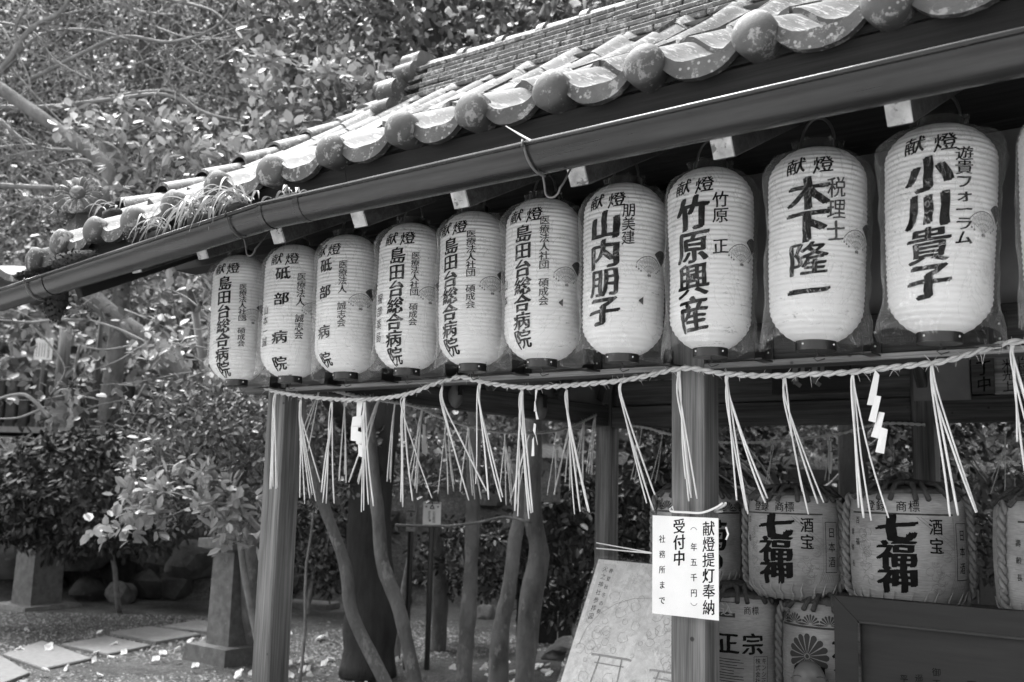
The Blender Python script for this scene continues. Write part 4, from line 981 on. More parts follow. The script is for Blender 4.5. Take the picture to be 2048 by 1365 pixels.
# plaques at the back
def plaque(x0, x1, y0, y1, Y, mat, label, marks=None, name='votive_plaque', tilt=None):
    a = onY(x0, y1, Y); c = onY(x1, y0, Y); T = thing(name, label, 'plaque', ((a.x+c.x)/2, Y, a.z))
    b = MB(); b.box(((a.x+c.x)/2, Y, (a.z+c.z)/2), (abs(c.x-a.x), .014, abs(c.z-a.z)), None, .002); b.build('board', mat, T)
    if marks:
        ink = Ink(plane_fn((a.x, Y-.0078, c.z), (1, 0, 0), (0, 0, 1), (0, 0, 0))); marks(ink, abs(c.x-a.x), abs(c.z-a.z)); ink.done('lettering', M['ink'], T)
    return T
plaque(1828, 1938, 690, 803, 2.45, M['panel'], 'plain grey plaque board on the back wall behind the straws')
plaque(1945, 1986, 690, 788, 2.43, M['wood_x'], 'narrow dark wooden tablet with two brushed characters', lambda k, w, h: k.column('丁中', w*.55, -h*.3, -h*.98, h*.3, .02))
plaque(1990, 2080, 690, 790, 2.45, M['wood_pale'], 'pale wooden tablet with brushed names at the far right', lambda k, w, h: (k.column('松村恭', w*.62, -h*.1, -h*.75, h*.22, .01), k.column('米光上', w*.3, -h*.25, -h*.95, h*.22, .01)))
def horse(k, w, h):
    for u in (.35, .66):
        for du in (0, .09): k.line([(w*(u+du), -h*.1), (w*(u+du-.02), -h*.45), (w*(u+du+.01), -h*.7), (w*(u+du-.05), -h*.78)], w*.035)
T = plaque(1545, 1700, 690, 790, 2.44, M['wood_dark'], 'dark painted board with pale animal legs behind the rope')
a = onY(1545, 790, 2.44); c = onY(1700, 690, 2.44); ink = Ink(plane_fn((a.x, 2.432, c.z), (1, 0, 0), (0, 0, 1), (0, 0, 0))); w, h = abs(c.x-a.x), abs(c.z-a.z)
for u0 in (.32, .57):
    ink.line([(w*u0, -h*.35), (w*(u0-.02), -h*.6), (w*(u0+.0), -h*.78)], w*.07); ink.line([(w*(u0+.0), -h*.76), (w*(u0+.06), -h*.84)], w*.05); ink.line([(w*(u0+.09), -h*.42), (w*(u0+.08), -h*.62)], w*.05)
ink.done('painted_legs', M['panel'], T)

# ================================================================ SAKE BARRELS
def make_barrel(c, R, H, face, kind, label):
    X, Y, zb = c; T = thing('sake_barrel', label, 'barrel', c, 0, 'straw wrapped sake barrels stacked in the pavilion')
    def br(z):
        t = z/H; r = R*(1-.05*(2*t-1)**2)
        if t < .16: r *= .80+.20*math.sin(t/.16*math.pi/2)
        if t > .93: r *= 1-.08*((t-.93)/.07)
        return r
    def wob(th, z): return 1+.008*noise.noise(Vector((math.sin(th)*3, math.cos(th)*3, z*6+X*9)))
    b = MB(); prof = [(br(H*k/30), H*k/30) for k in range(31)]; b.lathe(prof, 48, c, wob); o = b.build('straw_wrap', M['barrel'], T); smooth_angle(o, 60)
    # bottom folds
    b = MB()
    for k in range(26):
        a = 2*math.pi*k/26+random.uniform(-.05, .05); p = [Vector((X+math.sin(a+.05*(j % 2))*(br(z)+.005), Y-math.cos(a)*(br(z)+.004), zb+z)) for j, z in enumerate((.0, H*.05, H*.1, H*.17))]
        b.tube(p, [.006, .005, .004, .001], 4)
    b.build('folded_hem', M['barrel'], T, True)
    # top mound and rope lacing
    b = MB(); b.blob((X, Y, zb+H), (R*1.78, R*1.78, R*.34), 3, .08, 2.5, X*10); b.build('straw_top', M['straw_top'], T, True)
    for k in range(10):
        a = 2*math.pi*k/10; a2 = a+2.3; b = MB()
        b.tube([(X+math.sin(a)*R*1.0, Y-math.cos(a)*R*1.0, zb+H*.95), (X+math.sin(a)*R*.7, Y-math.cos(a)*R*.7, zb+H+R*.16), (X+math.sin((a+a2)/2)*R*.2, Y-math.cos((a+a2)/2)*R*.2, zb+H+R*.21), (X+math.sin(a2)*R*.7, Y-math.cos(a2)*R*.7, zb+H+R*.16), (X+math.sin(a2)*R*1.0, Y-math.cos(a2)*R*1.0, zb+H*.95)], .009, 6)
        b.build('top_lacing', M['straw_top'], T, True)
    for a in (math.radians(84), math.radians(-72), math.radians(150), math.radians(-150)):
        P = [Vector((X+math.sin(a+face)*(br(z)+.012), Y-math.cos(a+face)*(br(z)+.012), zb+z)) for z in [H*(.04+.94*k/8) for k in range(9)]]
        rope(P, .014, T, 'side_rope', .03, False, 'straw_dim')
    def fn(u, v, d=.0015):
        th = face+u/R; z = max(0, min(H, v)); r = br(z)*wob(th % 6.2832, z)+d; return (X+math.sin(th)*r, Y-math.cos(th)*r, zb+v)
    ink = Ink(fn)
    def nxt(nm): ink.mb.v and ink.mb.build(nm, M['ink'], T); ink.mb = MB()
    if kind == 'seven':
        k2 = Ink(lambda u, v: fn(u, v, .001)); k2.rect(-R*.98, H*.815, R*.98, H*.83); k2.done('band_line', M['ink_pale'], T)
        for ch, a in zip('登録商標', (-28, -16, 4, 16)):
            ink.char(ch, D_(a)*R, H*.89, .036, .036, .01, 0)
            if ch == '録': nxt('trademark_lettering')
        nxt('trademark_lettering')
        for j, ch in enumerate('七福神'): ink.char(ch, -.005, H*(.70-.215*j), .126, .092, .11, .04)
        nxt('name_lettering'); ink.column('酒宝', D_(36)*R, H*.8, H*.48, .048, .04, 0)
        nxt('small_lettering'); ink.column('日本酒', D_(68)*R, H*.72, H*.30, .034, .004, 0)
        nxt('boxed_lettering') if 0 else None
        ink.column('百 福', D_(-46)*R, H*.80, H*.52, .022, .003, 0); ink.column('壽齡長', D_(-56)*R, H*.72, H*.3, .02, .003, 0)
        u0, u1 = D_(59)*R, D_(77)*R; ink.line([(u0, H*.75), (u1, H*.75), (u1, H*.27), (u0, H*.27), (u0, H*.75)], .002); ink.done('label_lettering', M['ink'], T)
        l = Ink(lambda u, v: fn(u, v, .0008)); rn = random.Random(3)
        l.line([(D_(18)*R, H*.8), (D_(56)*R, H*.52)], .0016); l.line([(D_(22)*R, H*.8), (D_(56)*R, H*.56)], .0012); l.line([(D_(56)*R, H*.8), (D_(56)*R, H*.3), (D_(50)*R, H*.16)], .0014)
        for k in range(7): l.line([(D_(52+3*k)*R, H*(.18+.0*k)), (D_(57+2.5*k)*R, H*(.27-.004*k))], .0012)
        for gx, gy in ((-34, .6), (-36, .42), (-33, .3), (34, .35), (43, .3), (50, .5), (38, .22)):
            for k in range(7):
                u = D_(gx+rn.uniform(-5, 5))*R; v = H*(gy+rn.uniform(-.07, .07)); r = rn.uniform(.006, .02); ph = rn.random()*6
                l.line([(u+r*math.cos(ph+t*.8), v+r*.9*math.sin(ph+t*.8)*(1+.2*math.sin(t))) for t in range(rn.randint(4, 8))], .0011)
        l.done('line_drawing', M['ink_line'], T)['kind'] = 'stuff'
    elif kind == 'masa':
        k2 = Ink(lambda u, v: fn(u, v, .001)); k2.rect(-R*.3, H*.80, R*.12, H*.95); k2.done('dark_label', M['print_grey'], T)
        k3 = Ink(lambda u, v: fn(u, v, .0018)); k3.char('込', -R*.06, H*.875, .046, .046, .005, 0); k3.done('white_lettering', M['mortar'], T)
        ink.char('商', D_(22)*R, H*.875, .028, .03, .004, 0); ink.char('標', D_(32)*R, H*.875, .028, .03, .004, 0); nxt('trademark_lettering')
        for ch, a in zip('キンシ正宗', (-75, -55, -35, -2, 28)): ink.char(ch, D_(a)*R, H*.55, .078, .078, .06, 0)
        nxt('name_lettering'); ink.column('キンシ正宗', D_(42)*R, H*.42, H*.1, .02, .002, 0); ink.column('株式会社醸', D_(34)*R, H*.42, H*.1, .02, .002, 0)
        u0, u1 = D_(29)*R, D_(47)*R; ink.line([(u0, H*.43), (u1, H*.43), (u1, H*.08), (u0, H*.08), (u0, H*.43)], .0014)
        for k in range(12):
            v = H*(.40-.027*k); ink.line([(-R*.3+random.uniform(0, .02), v), (-R*.3+random.uniform(.06, .11), v-.003)], .0022)
        ink.done('label_lettering', M['ink'], T)
    elif kind == 'kiku':
        k2 = Ink(lambda u, v: fn(u, v, .001)); k2.rect(-R*1.1, H*.78, R*1.3, H*.8); k2.done('band_line', M['print_grey'], T)
        k = Ink(lambda u, v: fn(u, v, .0012))
        for j in range(-3, 5):
            u = D_(-18+22*j)*R
            for q in range(9): k.petal(u, H*.815, math.pi*q/8, .006, .034, .0078)
        for q in range(16): k.petal(D_(-22)*R, H*.52, 2*math.pi*q/16, .01, .075, .0215)
        k.disc(D_(-22)*R, H*.52, .007); k.done('chrysanthemum_print', M['print_grey'], T)
        ink.char('菊', D_(26)*R, H*.55, .12, .12, .1, 0); ink.char('の', D_(24)*R, H*.27, .09, .09, .1, 0); ink.char('司', D_(-20)*R, H*.3, .12, .12, .11, 0); ink.column('登録', D_(-52)*R, H*.93, H*.8, .022, .003, 0)
        ink.done('label_lettering', M['ink'], T)
    return T
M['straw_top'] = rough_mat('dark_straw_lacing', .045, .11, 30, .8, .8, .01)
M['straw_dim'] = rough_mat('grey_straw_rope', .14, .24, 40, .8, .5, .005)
make_barrel((-1.375, .9, 1.125), .168, .355, D_(-2), 'seven', 'upper sake barrel just right of the middle post, big black lettering')
make_barrel((-.985, .9, 1.125), .188, .372, D_(6), 'seven', 'largest upper sake barrel, above the framed wooden board')
make_barrel((-.52, .85, 1.125), .19, .36, D_(28), 'seven', 'upper sake barrel cut off by the right edge')
make_barrel((-1.80, .98, 1.13), .168, .35, D_(20), 'kiku', 'upper sake barrel mostly hidden behind the middle post')
make_barrel((-1.61, .92, .76), .168, .355, D_(14), 'masa', 'lower left sake barrel beside the middle post')
make_barrel((-1.262, .92, .76), .168, .355, D_(14), 'kiku', 'lower sake barrel with a large chrysanthemum print')
T = thing('display_shelf', 'plain dark timber shelf carrying the sake barrels', 'shelf', (-.9, .95, 0))
for z in (.745,): 
    b = MB(); b.box((-1.0, .95, z), (2.1, .5, .028), None, .003); b.build('shelf_board', M['wood_frame'], T)
b = MB(); b.box((-.58, .95, 1.108), (1.0, .46, .03), None, .003); b.build('shelf_board', M['wood_frame'], T)
for x in (-2.0, -1.05, -.1, .03):
    for y in (.74, 1.16):
        zt2 = .73 if x < -1.5 else (.73 if x == -1.05 else 1.09); b = MB(); b.box((x if x < -.5 or x > 0 else -.1, y, zt2/2), (.05, .05, zt2), None, .003)
        if x != .03: b.build('shelf_leg', M['wood_frame'], T)
# framed wooden board
T = thing('framed_board', 'brown wooden framed board standing before the barrels', 'board', (-.7, .62, .5))
bl = onY(1672, 1190, .62); zt = bl.z; x0 = bl.x; x1 = .12
b = MB(); b.hexa([(x0, .60, zt-.11), (x1, .60, zt-.11), (x1, .64, zt-.11), (x0+.0, .64, zt-.11)], [(x0, .60, zt), (x1, .60, zt), (x1, .64, zt), (x0, .64, zt)])
fh_ = .072
b = MB(); b.v = [(x0, .598, zt), (x1, .598, zt), (x1-fh_, .604, zt-fh_), (x0+fh_, .604, zt-fh_), (x0, .645, zt), (x1, .645, zt), (x1-fh_, .645, zt-fh_), (x0+fh_, .645, zt-fh_)]; b.f = [(0, 3, 2, 1), (4, 5, 6, 7), (0, 1, 5, 4), (3, 7, 6, 2), (0, 4, 7, 3), (1, 2, 6, 5)]; b.build('frame_rail', M['wood_frame'], T)
zl = .3
for s_ in (0, 1):
    xa, xb = (x0, x0+fh_) if s_ == 0 else (x1, x1-fh_)
    b = MB(); b.v = [(xa, .597, zt-.001), (xb, .603, zt-fh_-.001), (xb, .603, zl), (xa, .597, zl), (xa, .645, zt-.001), (xb, .645, zt-fh_-.001), (xb, .645, zl), (xa, .645, zl)]; b.f = [(0, 3, 2, 1), (4, 5, 6, 7), (0, 1, 5, 4), (1, 2, 6, 5), (2, 3, 7, 6), (3, 0, 4, 7)]; b.build('frame_stile', M['wood_frame_z'] if 'wood_frame_z' in M else M['wood_frame'], T)
b = MB(); b.box((x0+fh_+.004, .606, (zt-fh_+zl)/2), (.008, .012, zt-fh_-zl), None, .002); b.box(((x0+x1)/2, .606, zt-fh_-.004), (x1-x0-2*fh_, .012, .008), None, .002); b.build('inner_bead', M['wood_x'], T)
b = MB(); b.box(((x0+x1)/2, .63, (zt-fh_+zl)/2), (x1-x0-2*fh_, .012, zt-fh_-zl)); b.build('board_panel', M['wood_frame'], T)
for xx in (x0+.04, x1-.04):
    b = MB(); b.box((xx, .62, .15), (.05, .05, .3), None, .003); b.build('board_leg', M['wood_frame'], T)
for ch, (x, y) in zip('御遥平一正', ((1873, 1345), (1838, 1357), (1808, 1358), (1943, 1364), (1873, 1368))):
    p = onY(x, y, .6235); ink = Ink(plane_fn((0, .6235, 0), (1, 0, 0), (0, 0, 1), (0, 0, 0))); ink.char(ch, p.x, p.z, .026, .026, .006, .05); ink.done('brushed_character', M['ink'], T)
# carved smiling figure
T = thing('carved_figure', 'small carved smiling figure in front of the lower barrels', 'figurine', (-1.31, .66, .7))
hc = onY(1618, 1368, .66); b = MB(); bm_ = bmesh.new(); bmesh.ops.create_uvsphere(bm_, u_segments=32, v_segments=24, radius=1)
HF = Vector((.35, -.94, 0)); HR = Vector((.94, .35, 0))
for v in bm_.verts:
    p = v.co.copy(); x, y, z = p.x, p.y, p.z   # y<0 is the face
    k = 1.0
    if y < -.2:
        for ex in (-.36, .36):
            d = ((x-ex)**2/.05+(z-.40)**2/.012); k -= .09*math.exp(-d)
            d = ((x-ex)**2/.07+(z-.56)**2/.012); k += .05*math.exp(-d)
            d = ((x-ex*1.1)**2/.06+(z-.02)**2/.05); k += .10*math.exp(-d)
        k += .24*math.exp(-((x/.16)**2+((z-.18)/.17)**2)); k -= .1*math.exp(-((x/.34)**2+((z+.12-.35*x*x)/.05)**2)); k += .04*math.exp(-((x/.25)**2+((z+.27)/.08)**2))
    r = .062; q = hc+HR*(x*r*.88*k)+(-HF)*(y*r*.95*k)+UP*(z*r*1.18*k); v.co = q
vs = [v.co.copy() for v in bm_.verts]; fs = [[w.index for w in f.verts] for f in bm_.faces]; bm_.free(); b.add(vs, fs); b.build('head', M['carved'], T, True)
for s_ in (-1, 1):
    b = MB(); b.blob(hc+HR*(s_*.056)+UP*(-.004), (.018, .02, .045), 2, .05); b.build('ear', M['carved'], T, True)
    b = MB(); b.tube([hc+HR*(s_*.036+t)+HF*(.0515-abs(t)*.4)+UP*(.029+.004*(1-(t/.012)**2)) for t in (-.012, -.006, 0, .006, .012)], .0014, 5); b.build('closed_eye', M['ink_pale'], T)
b = MB(); b.lathe([(.001, .115), (.03, .11), (.05, .085), (.085, .05), (.1, 0.0), (.1, -.0)], 24, hc-UP*.17); b.build('body', M['carved'], T, True)
T['label'] = 'small carved smiling figure in front of the lower barrels'
b = MB(); b.box((hc.x, hc.y, (hc.z-.17)/2), (.22, .2, hc.z-.17), None, .004); b.build('plinth', M['wood_frame'], T)
# ================================================================ GARDEN STONEWORK
def prism(mb, c, r0, r1, h, n=4, rot=0):
    c = Vector(c); a = [c+Vector((math.cos(rot+2*math.pi*i/n)*r0, math.sin(rot+2*math.pi*i/n)*r0, 0)) for i in range(n)]; d = [c+Vector((math.cos(rot+2*math.pi*i/n)*r1, math.sin(rot+2*math.pi*i/n)*r1, h)) for i in range(n)]
    mb.add(a+d, [tuple(reversed(range(n))), tuple(range(n, 2*n))]+[(i, (i+1) % n, n+(i+1) % n, n+i) for i in range(n)]); return mb
def stone_lantern(c, s, rot, label, tall=1.0, bh=.14):
    x, y = c; T = thing('stone_lantern', label, 'stone lantern', (x, y, 0), rot, 'square stone lanterns in the garden')
    def P(name, fn):
        b = MB(); fn(b); o = b.build(name, M['stone']); o.parent = T; return o
    P('base', lambda b: prism(b, (0, 0, 0), .40*s, .38*s, bh*s, 4, math.pi/4))
    P('shaft', lambda b: prism(b, (0, 0, bh*s+.001), .215*s, .195*s, (.92-bh)*s*tall, 4, math.pi/4))
    z = bh*s+.002+(.92-bh)*s*tall
    P('platform', lambda b: (prism(b, (0, 0, z+.001), .22*s, .31*s, .03*s, 4, math.pi/4), prism(b, (0, 0, z+.0315*s), .33*s, .33*s, .075*s, 4, math.pi/4)))
    z += .11*s
    fb = P('fire_box', lambda b: prism(b, (0, 0, z), .22*s, .2*s, .25*s, 4, math.pi/4))
    b = MB(); b.box((0, -.143*s, z+.13*s), (.14*s, .012, .14*s)); b.box((.143*s, 0, z+.13*s), (.012, .14*s, .14*s)); q = b.build('fire_window', M['black'], None); q.parent = fb
    z += .25*s
    def roof(b):
        for (r0, r1, z0, z1) in ((.42, .45, 0, .03), (.45, .30, .03, .12), (.30, .16, .12, .2), (.16, .06, .2, .32)): prism(b, (0, 0, z+z0*s), r0*s, r1*s, (z1-z0)*s, 4, math.pi/4)
    P('roof', roof)
    P('finial', lambda b: b.lathe([(.001, 0), (.05*s, .01), (.07*s, .06*s), (.04*s, .12*s), (.001, .15*s)], 12, (0, 0, z+.32*s)))
    return T
pA = onZ(440, 1325, 0); stone_lantern((pA.x-.02, pA.y+.12), .97, D_(0), 'square stone lantern right behind the left corner post, half in camellia leaves', .98)
pB = onZ(72, 1214, 0); stone_lantern((pB.x, pB.y), 1.22, D_(4), 'far square stone lantern at the left edge, its roof in dark leaves', 1.02, .035)
T = thing('stone_basin', 'dark angular stone water basin before the rock bank', 'stone basin', onZ(230, 1196, 0))
p0, p1, p2 = onZ(185, 1185, 0), onZ(232, 1200, 0), onZ(322, 1180, 0)
back = (FH*.45); hgt_ = .62
b = MB(); o0 = [p0+Vector((0, 0, 0)), p1, p2, p2+back, p0+back]; cen = sum(o0, Vector())/5
ot = [cen+(p-cen)*1.12+UP*hgt_ for p in o0]; it = [cen+(p-cen)*.9+UP*hgt_ for p in o0]; ib = [cen+(p-cen)*.8+UP*.25 for p in o0]
b.add(o0+ot+it+ib, [(4, 3, 2, 1, 0)]+[(i, (i+1) % 5, 5+(i+1) % 5, 5+i) for i in range(5)]+[(5+i, 5+(i+1) % 5, 10+(i+1) % 5, 10+i) for i in range(5)]+[(10+i, 10+(i+1) % 5, 15+(i+1) % 5, 15+i) for i in range(5)]+[(15, 16, 17, 18, 19)])
b.build('basin_body', M['stone_dark'], T)
# stepping slabs
SL = [[(-60, 1345), (0, 1310), (60, 1345), (0, 1368)], [(5, 1308), (85, 1281), (183, 1316), (88, 1337)], [(123, 1288), (214, 1272), (302, 1290), (214, 1308)], [(220, 1264), (300, 1252), (402, 1268), (312, 1283)], [(325, 1252), (395, 1240), (500, 1252), (415, 1263)]]
wh = ['leftmost, cut by the frame', 'second from the left', 'third from the left', 'fourth from the left', 'nearest the stone lantern']
for q, w in zip(SL, wh):
    P = [onZ(x, y, .03) for x, y in q]; b = MB(); c = sum(P, Vector())/4
    bm_ = [p-UP*.06 for p in P]; tp = [c+(p-c)*.985+UP*0 for p in P]; md = [p-UP*.008 for p in P]
    b.add(bm_+md+tp, [(3, 2, 1, 0)]+[(i, (i+1) % 4, 4+(i+1) % 4, 4+i) for i in range(4)]+[(4+i, 4+(i+1) % 4, 8+(i+1) % 4, 8+i) for i in range(4)]+[(8, 9, 10, 11)])
    o = b.build('stepping_slab', M['slab']); 
    bmn = bmesh.new(); bmn.from_mesh(o.data); bmesh.ops.recalc_face_normals(bmn, faces=bmn.faces[:]); bmn.to_mesh(o.data); bmn.free()
    tag(centred(o), 'square grey stepping slab laid cornerwise in gravel, %s' % w, 'stepping stone', 'stepping slabs crossing the garden')
# rocks
def rock(c, d, seed, label, mat='stone_dark', sub=3):
    b = MB(); b.blob((0, 0, 0), d, sub, .22, 1.3, seed); b.v = [(x, y, max(z, -d[2]*.3)) for x, y, z in b.v]; o = b.build('rock', M[mat]); smooth_angle(o, 28); o.location = Vector(c)+UP*d[2]*.25; o.rotation_euler = (0, 0, seed); return tag(o, label, 'rock', 'rocks in the garden')
rock(onZ(243, 1206, 0), (.3, .26, .34), 1.3, 'small pale upright rock in front of the stone basin', 'stone')
rock(onZ(178, 1200, 0), (.5, .4, .32), 2.1, 'low dark rock left of the stone basin')
rock(onD(345, 1120, 11.9), (1.1, .9, .9), 3.4, 'big dark boulder right of the stone basin in the bank'); rock(onD(300, 1070, 12.0), (.9, .8, 1.0), 4.4, 'upright boulder behind the stone basin'); rock(onD(395, 1150, 11.5), (.9, .6, .5), 5.4, 'flat boulder behind the near stone lantern')
rock(onD(150, 1130, 12.3), (1.0, .9, .8), 6.1, 'dark boulder in the bank between far lantern and basin'); rock(onD(20, 1150, 12.3), (.9, .8, .8), 7.1, 'dark boulder left of the far stone lantern')
rock(onZ(830, 1195, 0), (.9, .6, .4), 8.2, 'low rock beyond the big dark trunk'); rock(onZ(1140, 1262, 0), (.55, .45, .34), 9.1, 'grey rock at the left of the picture board'); rock(onZ(1095, 1240, 0), (.3, .26, .2), 1.9, 'smaller grey rock between the right tree trunks')
rock(onZ(972, 1240, 0), (.24, .2, .24), 2.7, 'pale squarish rock between two slender trunks', 'stone'); rock(onZ(1150, 1320, 0), (.5, .4, .25), 3.9, 'dark rock beside the lower picture board')
# stacked plank-like stones behind the left post
for k, (x, y, dx) in enumerate(((640, 1162, .8), (625, 1185, .7), (620, 1208, .62))):
    c = onZ(x, y+8, .0); b = MB(); b.box((0, 0, 0), (dx, .32, .07), None, .01); o = b.build('flat_stone', M['stone']); o.location = Vector(c)+UP*(.035+.0*k); o.rotation_euler = (0, 0, D_(12+3*k)); tag(o, 'long flat stone step beyond the left corner post, %s of three' % ('farthest', 'middle', 'nearest')[k], 'stone step', 'flat stone steps')
# bank edging of piled stones under the terrace
b = MB()
for k in range(150):
    v = -9+18*random.random(); u = 12.5+.8*random.random(); p = uvz(u, v); z = terr(p.x, p.y); s = .25+.3*random.random(); b.blob((p.x, p.y, z+.02), (s*1.3, s, s*.9), 1, .2, 1.4, k)
o = b.build('bank_stones', M['stone_dark']); tag(o, 'piled dark stones holding up the shady bank', 'stones', kind='stuff')
# fence on the terrace, sign, pale stump, offering box
T = thing('picket_fence', 'grey stone picket fence on the terrace far left', 'fence', onD(50, 860, 15.5), 0)
a, c = onD(-130, 832, 15.8), onD(330, 838, 15.8); d = (c-a); nP = 18
for k in range(nP):
    p = a+d*k/nP; zb = terr(p.x, p.y); b = MB(); h = 1.18 if k % 5 == 3 else 1.0; b.box((p.x, p.y, zb+h/2), (.16, .16, h), Matrix.Rotation(.65, 3, 'Z'), .02); b.build('picket', M['stone_dark'], T)
zb = terr(a.x, a.y); 
for hz in (.25, .7): beam('fence_rail', (a.x, a.y, zb+hz), (c.x, c.y, zb+hz), .08, .1, M['stone'], T)
b = MB(); a2, c2 = onD(-100, 880, 14.5), onD(170, 880, 14.5); 
c = onD(88, 700, 15); T = thing('wooden_sign', 'small white notice board with a toothed top on a post, far left', 'sign', (c.x, c.y, terr(c.x, c.y)))
w, h = .27, .31; rr_ = R0; dd = -FH
b = MB(); pts2 = [(-w/2, -h/2), (w/2, -h/2), (w/2, h/2), (w*.36, h*.58), (w*.22, h/2), (w*.1, h*.58), (0, h/2), (-w*.12, h*.58), (-w*.24, h/2), (-w*.36, h*.58), (-w/2, h/2)]; n = len(pts2)
b.v = [tuple(c+rr_*x+UP*z+dd*t) for t in (0, .02) for x, z in pts2]; b.f = [tuple(reversed(range(n))), tuple(range(n, 2*n))]+[(i, (i+1) % n, n+(i+1) % n, n+i) for i in range(n)]; b.build('board', M['white_paper'], T)
ink = Ink(lambda u, v: c+rr_*u+UP*v+dd*.0215); ink.column('奉納大願成就', .08, .13, -.13, .04, .01, 0)
for k in range(4): ink.line([(-.1+.04*k, .1), (-.1+.04*k, -.11)], .008)
ink.done('lettering', M['print_grey'], T)
b = MB(); b.tube([(c.x, c.y, terr(c.x, c.y)), (c.x+FH.x*.03, c.y+FH.y*.03, c.z+.1)], .03, 8); b.build('sign_post', M['wood_z'], T)
c = onD(122, 850, 14.6); zb = terr(c.x, c.y); T = thing('stone_stump', 'pale tapering stone pedestal at the end of the far fence', 'pedestal', (c.x, c.y, zb)); b = MB(); b.lathe([(.27, 0), (.22, .1), (.19, .42), (.24, .48), (.24, .55), (.001, .56)], 14, (c.x, c.y, zb)); o = b.build('pedestal_stone', M['slab'], T); smooth_angle(o, 40)
b = MB(); b.lathe([(.001, .56), (.1, .57), (.13, .66), (.05, .74), (.001, .76)], 12, (c.x, c.y, zb)); b.build('cap_stone', M['stone'], T, True)
c = onD(146, 830, 14.3); zb = terr(c.x, c.y); T = thing('wooden_box', 'pale streaked upright plank beside the far pedestal', 'plank', (c.x, c.y, zb)); b = MB(); b.box((c.x, c.y, zb+.36), (.16, .05, .72), Matrix.Rotation(.6, 3, 'Z'), .004); b.build('plank', M['wood_pale'], T)
b = MB()
for v0_, v1_ in ((-9, -4.6),):
    P_ = [uvz(13.75, v0_), uvz(13.75, v1_), uvz(15.2, v1_), uvz(15.2, v0_)]; b.hexa([Vector((p.x, p.y, 2.02)) for p in P_], [Vector((p.x, p.y, 2.10)) for p in P_])
o = b.build('pavement', M['slab']); o['kind'] = 'structure'
# far low wall / stairs block behind centre-left
for k in range(5):
    c = onD(345, 868-14*k, 14.5+.3*k); zb = terr(c.x, c.y); b = MB(); b.box((0, 0, 0), (2.4, .35, .16), None, .012); o = b.build('stone_step', M['stone_dark']); o.location = (c.x, c.y, c.z); o.rotation_euler = (0, 0, D_(37)); tag(o, 'long stone step on the far terrace stair, number %s from the bottom' % ('one', 'two', 'three', 'four', 'five')[k], 'stone step', 'far terrace steps')
for (x, y0_, y1_, u, w, lab) in ((115, 650, 850, 15, .16, 'plain far timber post beside the white sign'), (187, 595, 830, 15, .07, 'thin far pole behind the camellia branches'), (430, 770, 870, 14, .15, 'far timber post left of the lanterns')):
    a = onD(x, y0_, u); c = onD(x, y1_, u); zb = terr(c.x, c.y); b = MB(); b.tube([(c.x, c.y, zb-.05), (c.x, c.y, a.z)], w/2*1.2, 10); o = b.build('garden_post', M['wood_z'], smooth=True); tag(centred(o), lab, 'post')
# bird box, little signs
c = onD(1092, 960, 6.9); T = thing('bird_box', 'small pale wooden shrine box with a pitched roof fixed to a trunk', 'wooden box', c)
Rm = Matrix.Rotation(D_(-35), 3, 'Z')
b = MB(); b.box(c, (.2, .14, .3), Rm, .004); b.build('box_body', M['wood_pale_z'] if 'wood_pale_z' in M else M['wood_pale'], T)
b = MB(); b.box(c+Rm@Vector((.06, 0, .19)), (.17, .2, .015), Rm@Matrix.Rotation(D_(35), 3, 'Y')); b.box(c+Rm@Vector((-.06, 0, .19)), (.17, .2, .015), Rm@Matrix.Rotation(D_(-35), 3, 'Y')); b.build('roof', M['wood_pale'], T)
b = MB(); b.box(c+Rm@Vector((0, -.073, .06)), (.2, .012, .02), Rm); b.box(c+Rm@Vector((0, -.073, -.1)), (.2, .012, .02), Rm); b.box(c+Rm@Vector((0, -.072, -.02)), (.1, .006, .1), Rm); b.build('door', M['wood_x'], T)
def small_sign(x, y, u, w, h, lab, txt, poleb):
    c = onD(x, y, u); T = thing('garden_sign', lab, 'sign', (c.x, c.y, 0)); n_ = -FH
    b = MB(); q = [c+R0*sx*w/2+UP*sz*h/2 for sx, sz in ((-1, -1), (1, -1), (1, 1), (-1, 1))]; b.hexa([p for p in q], [p+n_*.008 for p in q]); b.build('board', M['white_paper'] if w > .1 else M['wood_pale'], T)
    ink = Ink(lambda a, v: c+R0*a+UP*v+n_*.0095); ink.line([(-w*.42, h*.45), (w*.42, h*.45)], .008)
    ink.line([(-w*.12, h*.22), (0, h*.38), (w*.12, h*.22), (-w*.12, h*.22)], .008); ink.column(txt, w*.12, h*.12, -h*.38, h*.14, .0, 0); ink.column(txt[::-1], -w*.15, h*.12, -h*.25, h*.12, .0, 0); ink.disc(-w*.1, -h*.28, w*.06); ink.disc(w*.33, h*.3, w*.05); ink.disc(-w*.33, h*.3, w*.05); ink.done('print', M['print_grey'], T)
    if poleb: b = MB(); b.tube([c-n_*.02-UP*c.z, c-n_*.02], .022, 8); b.build('sign_post', M['black'], T)
small_sign(864, 1028, 8.2, .145, .19, 'white garden sign with small print hung near a thin branch', '火気注意禁煙', True)
small_sign(822, 1042, 8.2, .075, .17, 'smaller narrow garden sign left of the white one', '立入禁止', True)

